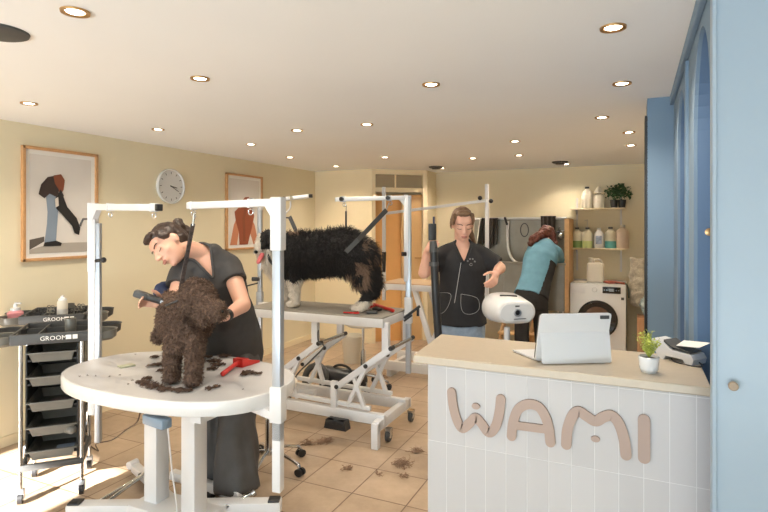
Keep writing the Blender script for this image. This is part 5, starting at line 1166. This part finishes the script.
# dryer hose she holds
hs = thing('dryer_hose', 'long black dryer hose with flat nozzle held upright by the standing person', 'dryer hose', P(438, 340, 3.42))
m = MB(); pts = [P(433.8, 247, 3.50), P(434.3, 262, 3.50), P(435.5, 290, 3.48), P(438, 330, 3.49), P(441, 380, 3.52)]; e = V((pts[-1].x, pts[-1].y, .06)); pts += [e]; m.tube(smoothpath(pts, 6), .0255, 16); m.build('tube', M_black, hs)
m = MB(); m.cyl(P(433, 241, 3.5), P(433.8, 252, 3.5), .022, .029, 18); m.cyl(P(434, 262, 3.5), P(434.1, 266, 3.5), .031, n=18); m.build('grip', M_dgrey, hs)
m = MB(); m.box(P(432.3, 232, 3.5), (.05, .022, .11), R=rotz(YAW), bev=.006); m.build('nozzle', M_black, hs)
m = MB(); m.box(P(433.8, 222, 3.5), (.012, .012, .07), R=rotz(YAW), bev=.003); m.build('nozzle_tip', M_navy, hs)

# ---- woman bent over the bath
w3 = thing('person', 'person in teal and black vest with auburn hair bent over the dog bath', 'person', (-1.05, 5.9, 0))
hips = P(531, 297, 5.86); chest = P(541, 258, 6.08); nb = P(544, 243, 6.24); sL = P(556, 252, 6.16); sR = P(533, 250, 6.2)
hd = Head(P(547, 236, 6.36), cv(.25, -.75, -.6), cv(.05, .5, -.8), 1.0); sx = (sL-sR).normalized()
mb = MB(); hd.skin(mb); limb(mb, [hd.p(0, -.03, -.05), nb, chest], [.048, .055, .09])
tube_ell(mb, [(nb, .1, .07), (chest, .15, .1), (hips, .155, .115)], sx); ellp(mb, hips, .165, .125, .12, sx)
eL = P(560, 262, 6.38); wL = P(560, 268, 6.6); eR = P(530, 262, 6.42); wR = P(538, 266, 6.62)
limb(mb, [sL, eL, wL], [.05, .04, .026]); limb(mb, [sR, eR, wR], [.05, .04, .026]); hand(mb, wL, V((0, 1, -.4)), V((0, -.3, -1)), .3, .9, thumb=1); hand(mb, wR, V((.2, 1, -.4)), V((0, -.3, -1)), .3, .9, thumb=-1)
lg = []
for s_, ax, ay in ((-1, 521, 5.80), (1, 543, 5.88)):
    h_ = hips+sx*.085*s_; a_ = P(ax, 225, ay); a_.z = .08; k_ = h_.lerp(a_, .5)+V((0, .0, 0)); lg.append((h_, k_, a_)); limb(mb, [h_, k_, a_], [.09, .058, .04])
blob('body', mb, M_skin, w3, .009, 3)
mb = MB(); hd.ell(mb, (0, -.024, .03), (.088, .098, .09)); hd.ell(mb, (0, -.06, -.02), (.082, .06, .08)); mb.cap(P(546, 232, 6.26), P(533, 240, 6.16), .06, .05); mb.cap(P(538, 236, 6.18), P(530, 244, 6.12), .05, .03); mb.cap(P(550, 230, 6.26), P(555, 243, 6.2), .045, .03)
blob('hair', mb, M_hair3, w3, .008, 2, post=lambda co, no: co+no*(fbm(co, 22)*.014)[:, None])
mb = MB(); tube_ell(mb, [(nb.lerp(chest, -.05), .105, .08), (nb.lerp(chest, .4), .165, .11), (chest, .185, .128), (chest.lerp(hips, .55), .165, .125), (hips+V((0, 0, .0)), .19, .15)], sx)
mb.cyl(sL, sL.lerp(eL, .8), .072, .07, 20); mb.cyl(sR, sR.lerp(eR, .8), .068, .066, 20); limb(mb, [nb, sL], [.07, .072]); limb(mb, [nb, sR], [.07, .072])
ax_ = (nb-hips).normalized()
def m3(c):
    d = c-hips; t = d.dot(ax_); l = (d-ax_*t).dot(CR); return 1 if (l > .085-.10*max(0, .30-t) and t < .44) or t < -.2 else 0
blob('vest', mb, [M_teal, M_blk], w3, .009, 3, post=folds(.008, 9), matf=m3)
mb = MB(); tube_ell(mb, [(hips+V((0, 0, .09)), .165, .12), (hips+V((0, 0, -.02)), .18, .14), (hips+V((0, 0, -.12)), .17, .13)], sx)
for h_, k_, a_ in lg: mb.cyl(h_, k_, .098, .075, 24); mb.sph(k_, .075); mb.cyl(k_, V((a_.x, a_.y, .05)), .075, .065, 24)
blob('trousers', mb, M_blk, w3, .010, 3, post=folds(.012, 9))
for h_, k_, a_ in lg: mb = MB(); mb.cap(V((a_.x, a_.y, .045)), V((a_.x, a_.y+.12, .036)), .042, .034); blob('shoe', mb, M_black, w3, .009, 2)

# ================================================================== DOGS
# ---- brown curly dog on the front table
dg = thing('dog', 'curly brown dog standing on the front table, head turned right', 'dog', (-2.2, 2.05, ZT))
def ctl(px, py): return onZ(px, py, ZT)
pf1 = ctl(172.5, 383); pf2 = ctl(194, 386.5)
hc = P(200, 300, 2.50); body_f = P(187, 322, 2.58); body_r = P(178, 318, 2.82)
mb = MB()
mb.sph(hc, (.080, .080, .082)); mb.sph(P(197, 292, 2.52), (.076, .074, .062)); mb.cap(P(208, 306, 2.44), P(218, 312, 2.40), .052, .042); mb.sph(P(204, 316, 2.44), .042); mb.sph(P(186, 300, 2.50), (.035, .035, .06))
mb.cap(P(184, 308, 2.58), P(181, 322, 2.62), .070, .085); mb.cap(P(184, 316, 2.60), P(186, 338, 2.58), .075, .075)
mb.cap(P(180, 322, 2.62), P(176, 318, 2.84), .092, .098); mb.cap(P(176, 308, 2.66), P(173, 306, 2.86), .072, .08); mb.sph(P(172, 330, 2.62), .055); mb.sph(P(170, 316, 2.68), .055)
for s_, pf in ((-1, pf1), (1, pf2)):
    t_ = P(174, 338, 2.60) if s_ < 0 else P(194, 340, 2.55)
    mb.cap(t_, pf+V((0, 0, .06)), .047, .034); mb.cap(pf+V((0, 0, .10)), pf+V((0, 0, .045)), .036, .037); mb.cap(pf+V((0, 0, .036)), pf+V((0, 0, .036))+CT*.03, .037, .032)
for px, py in ((171, 367), (197, 366)):
    ph = onZ(px, py, ZT); ht = P(px+2, 325, 2.86); mb.cap(ht, ph+V((.0, .02, .20)), .075, .05); mb.cap(ph+V((0, .02, .2)), ph+V((0, 0, .05)), .045, .034); mb.cap(ph+V((0, 0, .036)), ph+CT*.03+V((0, 0, .034)), .034, .03)
mb.cap(P(163, 325, 2.92), P(158, 338, 2.98), .03, .035)
def curly(co, no):
    a = fbm(co, 38, 2)*.009+fbm(co+3.1, 90, 2)*.006; out = co+no*a[:, None]; out[:, 2] = np.maximum(out[:, 2], ZT+.002); return out
m_b = lambda c: 1 if (c-P(168, 306, 2.8)).length < .11 and c.z > 1.12 else 0
bdg = blob('body', mb, [M_brownfur, M_brownfur2], dg, .0055, 2, post=curly, matf=lambda c: 0)
fur('coat', bdg, 16000, .0125, .0020, [M_brownfur, M_brownfur2], dg, lift=.75, curl=.45, matf=lambda c: 1 if random.random() < .22+(.4 if c.z > 1.16 and (c-hc).length > .13 else 0) else 0, keep=lambda c: c.z > ZT+.012, seed=4)
m = MB(); m.sph(P(221.5, 311.5, 2.38), (.011, .011, .01)); m.build('nose', M_gblack, dg)
# lead from the arm to the dog's neck
ld = thing('dog_lead', 'dark patterned lead running from the table arm down to the brown dog neck', 'lead', P(194, 212, 2.44))
m = MB(); a_ = P(193, 224, 2.44); b_ = P(180, 292, 2.56); m.bar(a_, b_, .018, .006); m.build('strap', mat('dark patterned webbing', s2l(72, 62, 60), .7, nscale=90, namt=.6), ld)
m = MB(); m.tube([P(194.5, 212+t*1.0, 2.44)+V((.006*math.cos(t*1.2), 0, 0)) for t in range(8)], .003, 6); m.cap(P(194.2, 214, 2.44), P(193, 225, 2.44), .0055); m.build('snap_hook', M_chrome, ld)
m = MB(); nc = P(185, 298, 2.57); m.tube([nc+CR*.085*math.cos(t)+V((0, 0, .035*math.cos(t)))+CT*.088*math.sin(t) for t in [q*2*PI/24 for q in range(24)]], .005, 6, closed=True); m.build('neck_loop', M_black, ld)

# ---- black, white and tan dog on the second table
d2_ = thing('dog', 'fluffy black and white dog standing sideways on the second table, tongue out', 'dog', (-2.25, 3.66, z2))
Y = 3.64; D = lambda px, py, y=Y: onY(px, py, y)
mb = MB()
mb.sph(D(266, 241, 3.56), (.075, .07, .078)); mb.cap(D(262, 245, 3.53), D(257.5, 252, 3.50), .048, .030); mb.cap(D(263, 255, 3.54), D(259, 259.5, 3.51), .028, .018)   # skull, muzzle, open jaw
mb.cap(D(273, 245, 3.60), D(288, 256, 3.64), .088, .14); mb.cap(D(272, 258, 3.60), D(284, 272, 3.62), .085, .11)          # neck and ruff
mb.cap(D(292, 254), D(322, 252), .155, .150); mb.cap(D(322, 252), D(345, 250), .150, .155); mb.cap(D(345, 250), D(360, 258), .155, .14); mb.sph(D(290, 268), (.11, .12, .12)); mb.cap(D(300, 262), D(330, 260), .13, .11)
mb.cap(D(355, 262, 3.6), D(366, 280, 3.6), .125, .085); mb.cap(D(360, 262, 3.72), D(370, 282, 3.72), .11, .075); mb.cap(D(368, 268), D(373, 292), .07, .055)   # haunches, tail feathers
for (tx, ty, bx, y_) in ((294, 272, 295, 3.56), (287, 272, 287, 3.72)):
    b_ = D(bx, 300, y_); b_.z = z2; mb.cap(D(tx, ty, y_), b_+V((0, 0, .06)), .062, .038); mb.cap(b_+V((.0, 0, .036)), b_+V((-.04, -.02, .03)), .038, .03)
for (hx_, hy_, y_, o_) in ((368, 288, 3.56, 0), (374, 290, 3.74, 4)):
    b_ = D(361+o_, 300, y_); b_.z = z2; hk = b_+V((.06, 0, .14)); mb.cap(D(hx_-4, hy_-8, y_), hk, .075, .04); mb.cap(hk, b_+V((.01, 0, .04)), .036, .034); mb.cap(b_+V((0, 0, .034)), b_+V((-.05, -.01, .028)), .034, .028)
for y_ in (3.50, 3.63): mb.cap(D(268, 233, y_), D(271.5, 243, y_), .028, .018)
white_leg = z2+.22
def m2f(c):
    px_ = 384+FPX*(c.x*RT[0]+c.y*RT[1])/(c.x*FW[0]+c.y*FW[1]); py_ = HY-FPX*(c.z-CAMH)/(c.x*FW[0]+c.y*FW[1])
    w = noise.noise(c*18)*3
    if px_ < 306 and c.z < white_leg+w*.01: return 1
    if px_ > 330 and c.z < z2+.09: return 1
    if px_ < 281+w and py_ > 249: return 1
    if px_ < 260.5+w*.5 or (px_ < 268 and py_ > 250-.0): return 1
    if (px_ > 355 and 263+w < py_ < 290 and px_ < 368+w) and noise.noise(c*16) > -.05: return 2
    if px_ > 362 and 240 < py_ < 262 and noise.noise(c*20) > .25: return 2
    if 325 < px_ < 352 and py_ > 274: return 2
    if 288 < px_ < 318 and py_ < 236 and noise.noise(c*12) > .1: return 2
    return 0
def shag(co, no):
    out = co+no*(fbm(co, 22, 3)*.012)[:, None]; out[:, 2] = np.maximum(out[:, 2], z2+.002); return out
b2 = blob('body', mb, [M_bfur, M_wfur, M_tfur], d2_, .008, 3, post=shag, matf=m2f)
def lf(c):
    px_ = 384+FPX*(c.x*RT[0]+c.y*RT[1])/(c.x*FW[0]+c.y*FW[1])
    return .35 if px_ < 272 and c.z > 1.25 else (.3 if c.z < z2+.2 else (.6 if px_ < 352 and c.z < 1.18 else 1))
fur('coat', b2, 16000, .055, .0026, [M_bfur, M_wfur, M_tfur], d2_, flow=V((.5, 0, -.85)).normalized(), lift=.42, matf=m2f, lenf=lf, keep=lambda c: c.z > z2+.03, seed=8)
m = MB(); m.sph(D(256, 252, 3.475), (.018, .016, .014)); m.build('nose', M_gblack, d2_)
for y_, dx in ((3.475, 0), (3.60, -1)): m = MB(); m.sph(D(261.5+dx, 241.5, y_), .010); m.build('eye', M_gblack, d2_)
m = MB(); m.cap(D(262, 255, 3.485), D(258.5, 262, 3.46), .020, .017); m.build('tongue', M_tongue, d2_)
m = MB(); cc = D(281, 262, 3.60); m.tube([cc+V((.10*math.cos(t)*.75, .125*math.sin(t), .075*math.cos(t)*-1)) for t in [q*2*PI/28 for q in range(28)]], .011, 8, closed=True); m.build('collar', M_black, d2_)
# straps holding the second dog
s1 = thing('dog_strap', 'short dark strap with chain hanging from the second table right arm above the dog', 'strap', P(346, 210, 4.05))
q0 = V((p2r.x, p2r.y, zt2_-.005)).lerp(ea, (408.5-346)/(408.5-335.))
m = MB(); m.cyl(q0+V((0, 0, -.045)), P(346, 212, 4.06), .003, n=6); m.build('chain', M_chrome, s1); m = MB(); m.bar(P(346, 211, 4.06), P(346, 230, 4.1), .018, .006); m.build('webbing', M_black, s1)
s3 = thing('dog_strap', 'long grey belly strap slanting from the second table arm to the dog rump', 'strap', P(386, 210, 4.02))
m = MB(); m.cyl(P(389, 203, 4.04), P(386, 211, 4.03), .004, n=6); m.build('snap_hook', M_chrome, s3); m = MB(); m.bar(P(386.5, 210, 4.02), P(358, 240, 3.93), .006, .034); m.bar(P(358, 240, 3.93), P(346, 252, 3.93), .006, .034); m.build('webbing', M_dgrey, s3)
s4 = thing('dog_strap', 'short grey strap with white cord hanging above the neck of the second dog', 'strap', P(290, 205, 4.4))
m = MB(); m.tube(smoothpath([P(290.5, 201, 4.42), P(290, 208, 4.42), P(285, 214, 4.4), P(283, 218, 4.4)], 4), .006, 6); m.build('cord', M_whiteg, s4); m = MB(); m.bar(P(284, 217.5, 4.4), P(291, 218, 4.4), .03, .012); m.bar(P(289.5, 216.5, 4.4), P(296, 231, 4.38), .008, .032); m.build('webbing', M_dgrey, s4)
